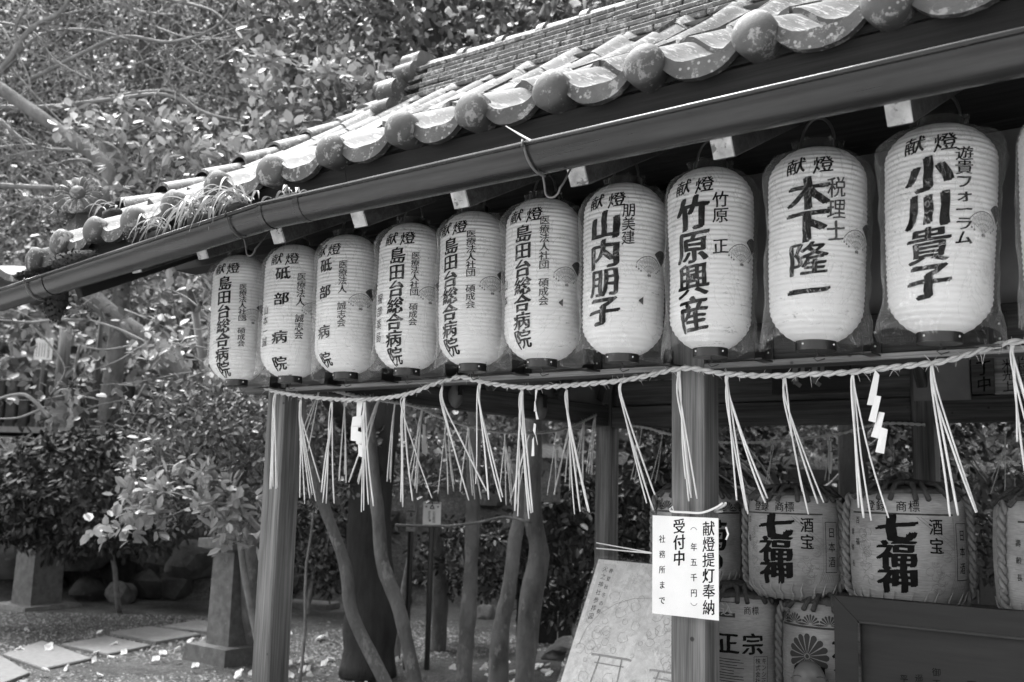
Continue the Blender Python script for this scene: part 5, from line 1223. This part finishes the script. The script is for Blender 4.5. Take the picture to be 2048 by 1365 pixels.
# ================================================================ TREES AND SHRUBS
def trunk(pts, r, k=10):
    b = MB(); P = smooth_path(pts, 5); n = len(P); rr = []
    for i in range(n):
        t = i/(n-1)*(len(r)-1); a = int(min(t, len(r)-2)); rr.append((r[a]+(r[a+1]-r[a])*(t-a))*(1+.14*noise.noise(P[i]*7)+.10*noise.noise(P[i]*19)))
    b.tube(P, rr, k); return b
def slim(px, u0, u1, r, label, mat='bark', leafn=0):
    """trunk following picture points with depth running u0 (foot) to u1 (top); foot stands on the ground"""
    n = len(px); P = [onD(x, y, u0+(u1-u0)*i/(n-1)) for i, (x, y) in enumerate(px)]
    if P[0].z > 0: P = [Vector((P[0].x, P[0].y, -.05))]+P
    root = thing('garden_tree', label, 'tree', (P[0].x, P[0].y, 0), 0, 'slender trees behind the pavilion'); trunk(P, r).build('trunk', M[mat], root, True)
    return root, P
sT1, P1 = slim([(790, 1420), (770, 1365), (705, 1230), (690, 1130), (640, 990), (612, 880), (600, 800), (590, 740)], 5.7, 6.1, [.045, .04, .037, .034, .03, .025], 'thin leaning tree with pale patches, just right of the left corner post')
sT2, P2 = slim([(838, 1420), (830, 1365), (800, 1225), (766, 1130), (757, 1040), (742, 900), (730, 800), (720, 700)], 5.7, 6.0, [.042, .04, .04, .037, .035, .032], 'thin curving tree in front of the big dark trunk')
sT3, P3 = slim([(930, 1310), (940, 1180), (945, 1040), (948, 880), (950, 760)], 7.7, 7.7, [.062, .058, .055, .052, .05], 'straight slender tree in the middle of the garden')
sT4, P4 = slim([(1050, 1345), (1062, 1200), (1078, 1110), (1066, 1030), (1068, 900), (1068, 780)], 6.5, 6.6, [.085, .068, .074, .06, .054, .052], 'pale knobbly tree carrying the little wooden box')
sT5, P5 = slim([(1000, 1275), (1018, 1180), (1030, 1080), (1040, 1020), (1032, 930)], 7.1, 7.3, [.09, .06, .05, .048, .04], 'leaning tree just left of the pale knobbly one')
sT6, P6 = slim([(880, 1195), (874, 1100), (868, 1000), (865, 900)], 9.2, 9.2, [.075, .068, .06, .06], 'short thick pale trunk behind the white garden sign')
b = MB(); b.tube(smooth_path([onD(790, 1050, 6.8), onD(830, 1052, 6.8), (onD(900, 1052, 6.7)), onD(960, 1045, 6.6), onD(1010, 1035, 6.6), onD(1060, 1045, 6.5)], 5), .009, 6); b.build('limb', M['bark'], sT4, True)
# generic foliage thing
def bush(name, label, cat, base, crown_c, crown_d, nclus, rad, per, L, mat, group=None, stems=6, up=.6, w=.5, gap=.05, droop=0, flat=1, inner=.45, stem_r=.02, flowers=0, jitter=.35, stem_mat='twig', leafname='crown'):
    base = Vector(base); T = thing(name, label, cat, base, 0, group)
    C = shell_points(crown_c, crown_d, nclus, inner, gap=gap, seed=len(label)); C = C[C[:, 2] > .08]
    V = leaf_cloud(C, rad, per, L, up, w, jitter, droop, flat); quads_np(leafname, V, LEAF_F, M[mat], T)
    b = MB(); hub = Vector(crown_c)-UP*crown_d[2]*.28; hub.x = hub.x*.6+base.x*.4; hub.y = hub.y*.6+base.y*.4
    limb(b, base-UP*.05, hub, stem_r*1.6, stem_r, .08)
    idx = RNG.choice(len(C), min(len(C), stems), replace=False)
    for k in idx: limb(b, hub+Vector(unit(1)[0])*.05*stem_r*10, Vector(C[k]), stem_r*.6, stem_r*.15, .2, 5, 5)
    b.build('stem' if name.endswith('shrub') else 'trunk', M[stem_mat], T, True)
    if flowers:
        F_ = C[RNG.choice(len(C), flowers, replace=False)]+unit(flowers)*rad*.7; flower_mesh(F_, .035, T, 'blossom')
    return T
def flower_mesh(P, R, parent, name, stuff=False):
    n = len(P); per = 9; c = np.repeat(P, per, axis=0); up_ = np.repeat(unit(n)+np.array([0, -.5, .6]), per, axis=0); a = np.tile(np.arange(per)*2*math.pi/per*2.3, n)
    up_ /= np.linalg.norm(up_, axis=1, keepdims=True); t1 = np.cross(up_, np.array([.3, .2, .9])); t1 /= np.linalg.norm(t1, axis=1, keepdims=True); t2 = np.cross(up_, t1)
    D = t1*np.cos(a)[:, None]+t2*np.sin(a)[:, None]+up_*(.15+.7*(np.tile(np.arange(per), n)/per))[:, None]; s = np.repeat(R*(.7+.5*RNG.random(n)), per)
    V = leaves(c, D, up_, s, s*.95, .25); o = quads_np(name, V, LEAF_F, M['petal'], parent)
    if stuff or parent is not None: o['kind'] = 'stuff'
    return o
# near camellia behind the left post: pale leaf sprays reaching left
c = onD(405, 900, 6.6)
bush('camellia_shrub', 'domed camellia shrub with small glossy leaves left of the corner post', 'shrub', uvz(6.9, -1.62), onD(430, 905, 6.7), (1.3, 1.2, 1.05), 430, .075, 18, .047, 'leaf_mid', None, 30, .6, .5, .25, .1)
POOL = {}
def flush_leaves():   # the 300 nearest leaves of each spray singly, the rest joined
    for k, L in POOL.items():
        parent = L[0][2]; V = np.concatenate([a for a, _, _ in L]); mt = sum([[m]*len(a) for a, m, _ in L], [])
        d = (V[:, 3]-np.array(CAM)) @ np.array(FW); order = np.argsort(d)
        for i in order[:300]:
            me = bpy.data.meshes.new('leaf'); c = V[i, 0]; me.from_pydata([tuple(p) for p in V[i]-c], [], LEAF_F); me.materials.append(M[mt[i]])
            o = bpy.data.objects.new('leaf', me); COL.objects.link(o); o.location = c; o.parent = parent; o.matrix_parent_inverse = parent_mat(parent).inverted()
        for m in sorted(set(mt)):
            r = [i for i in order[300:] if mt[i] == m]
            if r: quads_np('far_leaves', V[r], LEAF_F, M[m], parent)['kind'] = 'stuff'
def spray(px, u, n, L, mat, parent, per=7, rad=.07, name='leaf_spray', up=.75, w=.56):
    P = smooth_path([onD(x, y, u+random.uniform(-.08, .08)) for x, y in px], 4); b = MB(); b.tube(P, [max(.0025, .008*(1-i/len(P))) for i in range(len(P))], 5); b.build('twig', M['twig'], parent, True)
    C = []
    for _ in range(n):
        p = P[int((len(P)-1)*random.random()**.7)]; C.append(np.array(p)+RNG.normal(size=3)*rad)
    V = leaf_cloud(np.array(C), rad*.6, per, L, up, w, .3, .1); POOL.setdefault(parent.name, []).append((V, mat, parent))
SP = thing('camellia_shrub', 'camellia with big sunlit pale leaf sprays reaching left over the stone lantern', 'shrub', uvz(6.1, -1.47), 0)
b = MB(); limb(b, uvz(6.1, -1.40, -.05), onD(556, 1090, 6.1), .02, .016, .01); limb(b, onD(556, 1090, 6.1), onD(470, 1010, 6.0), .022, .014, .08); b.build('stem', M['twig'], SP, True)
for pp in ([(470, 1010), (400, 1000), (330, 985), (260, 1010), (225, 1030)], [(470, 1010), (420, 960), (340, 930), (290, 950), (250, 975)], [(470, 1010), (400, 1010), (330, 1035), (270, 1040), (215, 1060)], [(470, 1010), (440, 1030), (480, 1060), (495, 1090)], [(470, 1010), (430, 960), (380, 930)], [(340, 985), (290, 1000), (210, 1080)]):
    spray(pp, 5.8, 13, .078, 'leaf_bright', SP, 6, .065)
# mid-left camellia branches in front of the terrace, with the thick leaning limb
ML = thing('camellia_tree', 'leaning pale-barked tree with leafy sprays between the eave and the far fence', 'tree', uvz(8.6, -2.1), 0)
trunk([uvz(8.6, -2.1, -.1), onD(500, 870, 7.9), onD(400, 780, 7.3), onD(320, 700, 7.3), onD(230, 635, 7.35), onD(165, 575, 7.4), onD(60, 480, 7.6), onD(60, 400, 7.6)][:6]+[onD(120, 540, 7.45), onD(220, 360, 7.6), onD(130, 270, 7.7), onD(40, 205, 7.8), onD(-60, 130, 7.9)], [.11, .09, .08, .075, .07, .065, .06, .058, .055, .05, .045], 10).build('trunk', M['bark'], ML, True)
SPR = [([(420, 640), (380, 600), (340, 580), (300, 570)], 6.6, 10), ([(430, 700), (370, 690), (320, 685), (290, 700)], 6.4, 12), ([(430, 720), (380, 720), (330, 720), (300, 740)], 6.4, 12), ([(420, 740), (350, 750), (270, 765), (200, 770)], 6.8, 12), ([(300, 680), (240, 720), (190, 740), (150, 770)], 7, 8),
       ([(200, 800), (140, 790), (80, 800), (20, 800)], 7.2, 16), ([(260, 800), (200, 810), (130, 830), (60, 810)], 7.2, 14), ([(180, 600), (120, 640), (60, 645), (0, 640)], 7.2, 12), ([(80, 650), (40, 625), (-20, 610)], 7.2, 8), ([(360, 590), (300, 600), (240, 640)], 7, 8), ([(420, 560), (380, 540), (400, 600)], 6.2, 12), ([(290, 770), (260, 820), (230, 845)], 6.8, 9), ([(160, 690), (150, 730), (155, 780)], 7, 4), ([(100, 610), (150, 590), (200, 620)], 7.2, 8), ([(250, 620), (300, 640), (340, 660)], 7, 8), ([(430, 650), (400, 660), (350, 650)], 6.2, 10), ([(425, 790), (360, 800), (300, 790)], 6.6, 10)]
for pp, u, n in SPR: spray(pp, u, max(4, int(n*.72)), .075, 'leaf_cam' if u > 6.5 else 'leaf_bright', ML, 5, .07)
def twig(px, u, r, parent, name='branch', u1=None, mat='twig'):
    P = smooth_path([onD(x, y, u+((u1 or u)-u)*i/len(px)) for i, (x, y) in enumerate(px)], 5); b = MB(); n = len(P); b.tube(P, [r*(1-.55*i/n) for i in range(n)], 6); b.build(name, M[mat], parent, True); return P
for pp, r in (([(170, 640), (110, 640), (60, 645), (0, 640)], .012), ([(60, 650), (100, 690), (130, 740), (100, 790)], .009), ([(300, 690), (240, 660), (180, 640)], .014), ([(270, 690), (210, 700), (150, 690)], .01), ([(160, 690), (150, 740), (150, 770)], .011), ([(100, 835), (50, 790), (-10, 800)], .016), ([(90, 815), (40, 835), (0, 838)], .01), ([(420, 740), (330, 770), (230, 770)], .011), ([(230, 850), (255, 850), (290, 800)], .006)): twig(pp, 7.1, r, ML)
# bare twiggy tree at upper left
BT = thing('bare_tree', 'bare twiggy tree crossing the upper left corner', 'tree', uvz(9.5, -6.2), 0)
b = MB(); limb(b, uvz(9.5, -6.2, -.1), onD(-120, 300, 8.8), .12, .08, .04); limb(b, onD(-120, 300, 8.8), onD(-30, 100, 8.6), .07, .04, .1); b.build('trunk', M['bark'], BT, True)
BR = [([(-60, 190), (10, 130), (60, 60), (120, 25), (150, -30)], .035), ([(-20, 150), (40, 100), (30, 60), (60, 0)], .02), ([(40, 170), (120, 130), (240, 75), (340, 85), (430, 55), (480, -10)], .022), ([(10, 145), (80, 70), (180, 60), (260, 80)], .015), ([(-40, 40), (60, 60), (110, 120), (180, 160)], .012), ([(0, 50), (30, 100), (60, 170), (20, 200)], .011), ([(60, 0), (100, 30), (170, 20)], .012), ([(180, -20), (270, 20), (340, 30)], .014), ([(200, 35), (240, 10), (280, -20)], .008), ([(0, 215), (90, 215), (220, 200), (330, 190), (420, 230), (505, 245)], .024),
      ([(190, 200), (280, 185), (350, 185), (400, 225)], .016), ([(-20, 370), (80, 375), (180, 378), (270, 375)], .024), ([(0, 240), (60, 290), (130, 300), (210, 300)], .02), ([(0, 295), (60, 290), (110, 300)], .012), ([(-20, 260), (40, 310), (90, 340), (130, 420)], .01), ([(100, 330), (170, 320), (230, 360), (260, 400)], .012), ([(300, 50), (400, 80), (520, 60)], .01), ([(340, 0), (420, 20), (480, 60), (560, 50)], .014), ([(340, 110), (380, 140), (450, 160)], .008), ([(0, 110), (70, 190), (130, 250), (200, 300)], .010), ([(20, 370), (50, 330), (40, 280)], .008), ([(330, 90), (340, 150), (320, 180)], .006), ([(-10, 420), (60, 400), (120, 395)], .01)]
for pp, r in BR:
    P = twig(pp, 8.3, r, BT, 'branch', 8.0)
    for _ in range(10):
        q = P[random.randrange(len(P))]; e = q+RV*random.uniform(-.8, .8)+UV*random.uniform(-.45, .45)+FH*random.uniform(-.2, .2); m = MB(); limb(m, q, e, .006, .0025, .25, 5, 4); m.build('twig', M['twig'], BT, True)
# camellia tree behind the roof
CT = thing('camellia_tree', 'large dark-trunked camellia, its trunk between the slender trees and blossoms above the ridge', 'tree', onZ(735, 1335, 0), 0)
b = MB(); b.tube(smooth_path([onD(752, 950, 7.9), onD(700, 860, 7.7), onD(650, 790, 7.5), onD(590, 740, 7.3)], 4), [.08]*5+[.06]*8, 8); b.build('limb', M['bark_dark'], CT, True)
trunk([onD(735, 1350, 7.9), onD(742, 1200, 7.9), onD(738, 1060, 7.95), onD(748, 920, 8), onD(775, 780, 8), onD(815, 550, 8.05), onD(845, 350, 8.1), onD(856, 150, 8.1), onD(868, 60, 8.1), onD(872, -60, 8.1), onD(860, -200, 8.1)], [.23, .185, .17, .165, .16, .14, .12, .11, .1, .09, .08], 16).build('trunk', M['bark_dark'], CT, True)
for pp, r in (([(850, 150), (820, 60), (770, 30), (715, 22)], .05), ([(852, 100), (825, 50), (800, 10), (770, -40)], .045), ([(850, 85), (800, 78), (740, 80)], .028), ([(858, 60), (850, 20), (865, -30)], .03), ([(860, 20), (845, 0), (790, -20)], .03), ([(1085, 40), (1100, 0), (1110, -40)], .05), ([(930, 110), (910, 60), (925, 20)], .018), ([(1130, 50), (1145, 0), (1150, -40)], .03), ([(700, 200), (670, 130), (640, 110), (600, 90)], .022), ([(690, 300), (685, 220), (665, 130)], .03), ([(640, 330), (650, 250), (640, 200)], .018), ([(590, 200), (580, 130), (600, 60)], .025), ([(820, 160), (780, 110), (760, 90)], .014)): twig(pp, 8.0, r, CT, 'limb', mat='bark')
def cloud_px(n, x0, x1, y0, y1, u0, u1, mask=None):
    out = []
    while len(out) < n:
        x, y = random.uniform(x0, x1), random.uniform(y0, y1)
        if mask and not mask(x, y): continue
        out.append(np.array(onD(x, y, random.uniform(u0, u1))))
    return np.array(out)
C = cloud_px(900, 470, 1300, -160, 420, 7.2, 9.4, lambda x, y: noise.noise(Vector((x*.011, y*.013, 2))) > -.28 and y < 520-.3*x*.9+60)
quads_np('crown', leaf_cloud(C, .13, 13, .085, .7, .52), LEAF_F, M['leaf_cam'], CT)
C = cloud_px(120, 480, 800, 100, 360, 6.6, 7.4, lambda x, y: noise.noise(Vector((x*.014, y*.016, 7))) > 0 and y < 500-.3*x); quads_np('crown', leaf_cloud(C, .10, 9, .085, .8, .56), LEAF_F, M['leaf_bright'], CT)
flower_mesh(np.array([onD(x, y, 7.3) for x, y in ((905, 30), (915, 24), (900, 22), (925, 20), (940, 70), (948, 76), (936, 80), (770, 178), (742, 180), (735, 175), (755, 180), (765, 170), (1150, 10), (1165, 8), (1060, 30), (1000, 60), (740, 60))]), .05, CT, 'blossom')
# near camellia spray above the left of the roof
NS = thing('camellia_shrub', 'camellia spray with broad pale leaves rising behind the left eave', 'shrub', uvz(9.2, -2.22), 0)
b = MB(); limb(b, uvz(9.2, -2.22, -.1), onD(390, 620, 8.4), .04, .035, .03); limb(b, onD(390, 620, 8.4), onD(300, 420, 6.5), .035, .02, .05); b.build('stem', M['twig'], NS, True)
for pp in ([(300, 420), (280, 340), (230, 270), (200, 220)], [(300, 420), (330, 300), (300, 230), (280, 210)], [(300, 420), (380, 330), (370, 290)], [(330, 420), (420, 330), (470, 310), (520, 290)], [(360, 400), (460, 350), (540, 330), (600, 320)], [(290, 350), (330, 260), (350, 240)], [(240, 300), (180, 270), (160, 245)], [(400, 350), (400, 300), (470, 270)], [(300, 330), (240, 320), (220, 290)]):
    spray(pp, 6.3, 15, .085, 'leaf_bright', NS, 5, .09)
flush_leaves()
# dark shade shrubs low left
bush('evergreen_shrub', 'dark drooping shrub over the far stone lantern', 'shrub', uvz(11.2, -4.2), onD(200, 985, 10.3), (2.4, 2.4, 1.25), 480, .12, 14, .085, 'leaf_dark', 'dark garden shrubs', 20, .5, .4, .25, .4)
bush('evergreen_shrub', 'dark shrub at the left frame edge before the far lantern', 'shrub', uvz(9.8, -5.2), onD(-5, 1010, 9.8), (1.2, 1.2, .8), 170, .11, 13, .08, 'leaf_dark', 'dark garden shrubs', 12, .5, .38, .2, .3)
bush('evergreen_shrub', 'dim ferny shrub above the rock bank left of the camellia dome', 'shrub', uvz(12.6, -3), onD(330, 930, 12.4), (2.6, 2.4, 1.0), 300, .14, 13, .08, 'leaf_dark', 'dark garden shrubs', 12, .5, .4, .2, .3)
bush('camellia_shrub', 'flowering camellia bush with white blossoms between the slender trunks', 'shrub', uvz(8.6, -.9), onD(850, 930, 8.6), (1.9, 1.3, .62), 260, .1, 12, .06, 'leaf_cam', None, 20, .6, .5, .2, 0, flowers=34)
bush('camellia_shrub', 'leafy bush in half shade just right of the corner post', 'shrub', uvz(7.6, -1.5), onD(640, 930, 7.8), (1.0, .9, 1.1), 210, .09, 13, .055, 'leaf_cam', None, 20, .6, .5, .2, 0, stem_r=.008)
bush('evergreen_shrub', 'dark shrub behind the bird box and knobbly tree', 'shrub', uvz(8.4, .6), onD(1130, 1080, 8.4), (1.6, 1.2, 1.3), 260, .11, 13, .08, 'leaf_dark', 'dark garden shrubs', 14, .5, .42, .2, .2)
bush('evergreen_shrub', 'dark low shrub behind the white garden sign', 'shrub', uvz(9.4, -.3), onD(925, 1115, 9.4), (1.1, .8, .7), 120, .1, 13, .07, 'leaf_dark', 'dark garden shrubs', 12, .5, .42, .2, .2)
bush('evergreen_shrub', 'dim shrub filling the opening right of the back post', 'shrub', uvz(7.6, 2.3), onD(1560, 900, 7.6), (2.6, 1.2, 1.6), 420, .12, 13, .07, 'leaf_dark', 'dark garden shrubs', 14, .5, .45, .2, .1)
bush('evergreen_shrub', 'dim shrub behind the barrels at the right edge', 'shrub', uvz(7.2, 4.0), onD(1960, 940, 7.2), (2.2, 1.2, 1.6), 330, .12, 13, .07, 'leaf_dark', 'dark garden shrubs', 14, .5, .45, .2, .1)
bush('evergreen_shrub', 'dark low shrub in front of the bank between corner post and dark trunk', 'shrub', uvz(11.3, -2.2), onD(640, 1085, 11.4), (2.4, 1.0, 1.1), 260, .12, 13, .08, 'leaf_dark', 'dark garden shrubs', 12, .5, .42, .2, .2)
for (x, u, r, lab) in ((1708, 7.0, .10, 'dark trunk behind the rope at the right of the pavilion'), (1880, 7.4, .12, 'grey trunk seen between the right tassels')):
    a = onD(x, 1000, u); b = MB(); b.tube([(a.x, a.y, -.05), (a.x, a.y, 2), (a.x+.1, a.y, 4.5)], [r*1.1, r, r*.8], 10); o = b.build('tree_trunk', M['bark_dark'] if x < 1800 else M['bark'], smooth=True); tag(centred(o), lab, 'tree trunk')
# dark board fence behind the garden on the right
T = thing('board_fence', 'dark upright board fence in deep shade behind the bird box', 'fence', uvz(9.6, 1.0), 0)
for k in range(34):
    p = uvz(9.7+.03*(k % 2), .2+.2*k); b = MB(); b.box((p.x, p.y, .85), (.19, .02, 1.7), Matrix.Rotation(math.atan2(R0.y, R0.x), 3, 'Z'), .002); b.build('fence_board', M['wood_dark'], T)
# fallen blossoms
def fallen():
    P = []
    for _ in range(260):
        u = random.uniform(5.2, 8.6); v = random.uniform(-2.0, 1.0); p = uvz(u, v, .015)
        if p.x > -3.4 and p.y < 2.7: continue
        P.append(np.array(p))
    for _ in range(30): P.append(np.array(uvz(random.uniform(6, 10), random.uniform(-5, -1.5), .02)))
    for x, y in ((480, 1350), (312, 1320), (90, 1343), (190, 1320), (248, 1306), (404, 1290), (100, 1296), (200, 1266), (470, 1312), (382, 1285)): P.append(np.array(onZ(x, y, .045)))
    o = flower_mesh(np.array(P), .042, None, 'fallen_blossoms', True); tag(o, 'white camellia blossoms and petals fallen on the garden floor', 'fallen blossoms', kind='stuff')
    n = 1500; u = 5+RNG.random(n)*6; v = (RNG.random(n)*1.7-1.0)*u*.5; X = CAM.x+FH.x*u+R0.x*v; Y = CAM.y+FH.y*u+R0.y*v; k = ~((X > -3.4) & (Y < 2.7)); X, Y = X[k], Y[k]; n = len(X)
    D = unit(n); D[:, 2] *= .15; V = leaves(np.stack([X, Y, np.full(n, .012)], 1), D, np.tile([0, 0, 1.], (n, 1))+unit(n)*.3, .03+.04*RNG.random(n), .02+.02*RNG.random(n)); o = quads_np('leaf_litter', V, LEAF_F, M['leaf_cam']); tag(o, 'dry fallen leaves scattered over the garden floor', 'leaf litter', kind='stuff')
fallen()
# evergreen trees on the hill: separate crowns
hz = [(-10.2, 14.4), (-8.0, 13.6), (-5.9, 14.6), (-3.9, 13.4), (-1.8, 14.2), (.4, 13.2), (2.6, 13.8), (4.9, 13.0), (7.2, 13.4), (9.4, 13.0)]
hl = ['far left, first in the wood', 'second in the wood from the left', 'third in the wood from the left', 'above the far stone stair', 'behind the lantern row corner', 'behind the ridge end', 'behind the roof ridge, middle', 'behind the roof, right part', 'behind the pavilion, right side', 'last in the wood, far right']
for (v, u), lab in zip(hz, hl):
    base = uvz(u, v); base.z = terr(base.x, base.y)-.1; T = thing('evergreen_tree', 'dense small-leaved evergreen tree on the slope, %s' % lab, 'tree', base, 0, 'evergreen trees of the wood behind')
    b = MB(); top = base+UP*random.uniform(7, 8.5)+Vector((random.uniform(-.5, .5), 0, 0)); limb(b, base, top, .16, .05, .04, 8, 8); cc = base+UP*(6.6 if v < -2.5 else 5.4)
    C = shell_points(cc, (3.6, 3.6, 9.4), 640, .5, gap=.18, seed=u+v, fr=.8)
    if v > -2.5: C = np.concatenate([C, shell_points(base+UP*1.3, (3.0, 3.0, 2.6), 90, .4, gap=.1, seed=u)])
    for k in RNG.choice(len(C), 12, replace=False): limb(b, base.lerp(top, random.uniform(.2, .8)), Vector(C[k]), .04, .012, .2, 5, 5)
    b.build('trunk', M['bark'], T, True); quads_np('crown', leaf_cloud(C, .3, 38, .062, .7, .56, .5), LEAF_F, M['leaf_far'], T)
# leafy undergrowth covering the slope behind
def hill_cover():
    n = 90000; u = 16+RNG.random(n)**1.3*26; v = (RNG.random(n)*2-1)*(9+u*.5); X = CAM.x+FH.x*u+R0.x*v; Y = CAM.y+FH.y*u+R0.y*v
    Z = np.where(u > 17.5, 1.95+(u-17.5)*.82, 1.95)+RNG.random(n)**2*2.2; L = .16+.12*RNG.random(n)
    V = leaves(np.stack([X, Y, Z], 1), unit(n), unit(n)*.6+np.array([0, 0, .6]), L, L*.55); o = quads_np('hill_undergrowth', V, LEAF_F, M['leaf_far']); tag(o, 'mass of leafy undergrowth over the hillside behind', 'undergrowth', kind='stuff')
hill_cover()
# ================================================================ GUTTER PLANTS AND MOSS
def strap_plant(c, n, L, label, lean=(-.75, -.3)):
    T = thing('strap_leaf_plant', label, 'plant', c); c = Vector(c)+UP*.012
    for k in range(n):
        a = random.random()*2*math.pi; d = Vector((math.cos(a)+lean[0], math.sin(a)*.6+lean[1], 0)); d = d.normalized(); l = L*random.uniform(.4, 1.15); p0 = c+Vector((random.uniform(-.07, .07), random.uniform(-.02, .02), random.uniform(-.01, .01)))
        rise = random.uniform(.12, .45)*l; drop = random.uniform(.0, .6)*l; vs = []; w = random.uniform(.0028, .0052); sd_ = d.cross(UP); tw = random.uniform(-.3, .3)
        for i in range(11):
            t = i/10; p = p0+d*l*(t*.9-.12*t**3)+sd_*tw*l*t*t*.4+UP*(rise*3.2*t*(1-t)-drop*t**3*.9); ww = w*(.5+.9*math.sin(min(1, t*1.5)*math.pi/2))*(1-t**4*.95); vs += [p+sd_*ww+UP*.0015, p-UP*.001, p-sd_*ww+UP*.0015]
        b = MB(); b.add(vs, [q for i in range(10) for q in ((3*i, 3*i+1, 3*i+4, 3*i+3), (3*i+1, 3*i+2, 3*i+5, 3*i+4))]); b.build('strap_leaf', M['grass_leaf'], T, True)
    b = MB(); b.blob(c-UP*.02, (.12, .06, .05), 2, .2); b.build('root_clump', M['moss'], T, True); return T
strap_plant(onY(400, 440, -.67), 34, .2, 'spreading pale strap-leaved plant rooted in the left of the gutter, left clump')
strap_plant(onY(475, 415, -.67), 40, .19, 'spreading pale strap-leaved plant in the gutter, larger middle clump')
strap_plant(onY(320, 468, -.67), 14, .15, 'small strap-leaved plant in the gutter nearest the moss', (-.8, -.4))
strap_plant(onY(575, 398, -.66), 9, .09, 'tiny strap-leaved tuft in the gutter right of the big plants', (-.1, -.2))
strap_plant(onY(225, 425, -.5), 9, .12, 'small grassy tuft growing on the tiles beside the chrysanthemum ornament', (.0, -.2))
def moss(c, d, label):
    b = MB(); b.blob(c, d, 3, .15, 3); 
    P = np.array(b.v); idx = RNG.integers(0, len(P), 1600); o = P[idx]; dd = o-np.array(c); V = leaves(o, dd+unit(1600)*.03+np.array([0, 0, .02]), unit(1600), np.full(1600, .011), np.full(1600, .003))
    T = thing('moss_clump', label, 'moss', c); b.build('moss_cushion', M['moss'], T, True); q = quads_np('moss_fibres', V, LEAF_F, M['leaf_dark'], T); q['kind'] = 'stuff'
moss(onY(150, 520, -.665), (.33, .09, .06), 'long moss cushion on the gutter below the left tile heads'); moss(onY(290, 470, -.665), (.2, .08, .05), 'moss cushion in the gutter under the strap leaves'); moss(onY(55, 555, -.665), (.12, .07, .03), 'small moss patch near the gutter end'); moss(onY(112, 590, -.55), (.07, .1, .2), 'hanging moss clump under the left eave end')
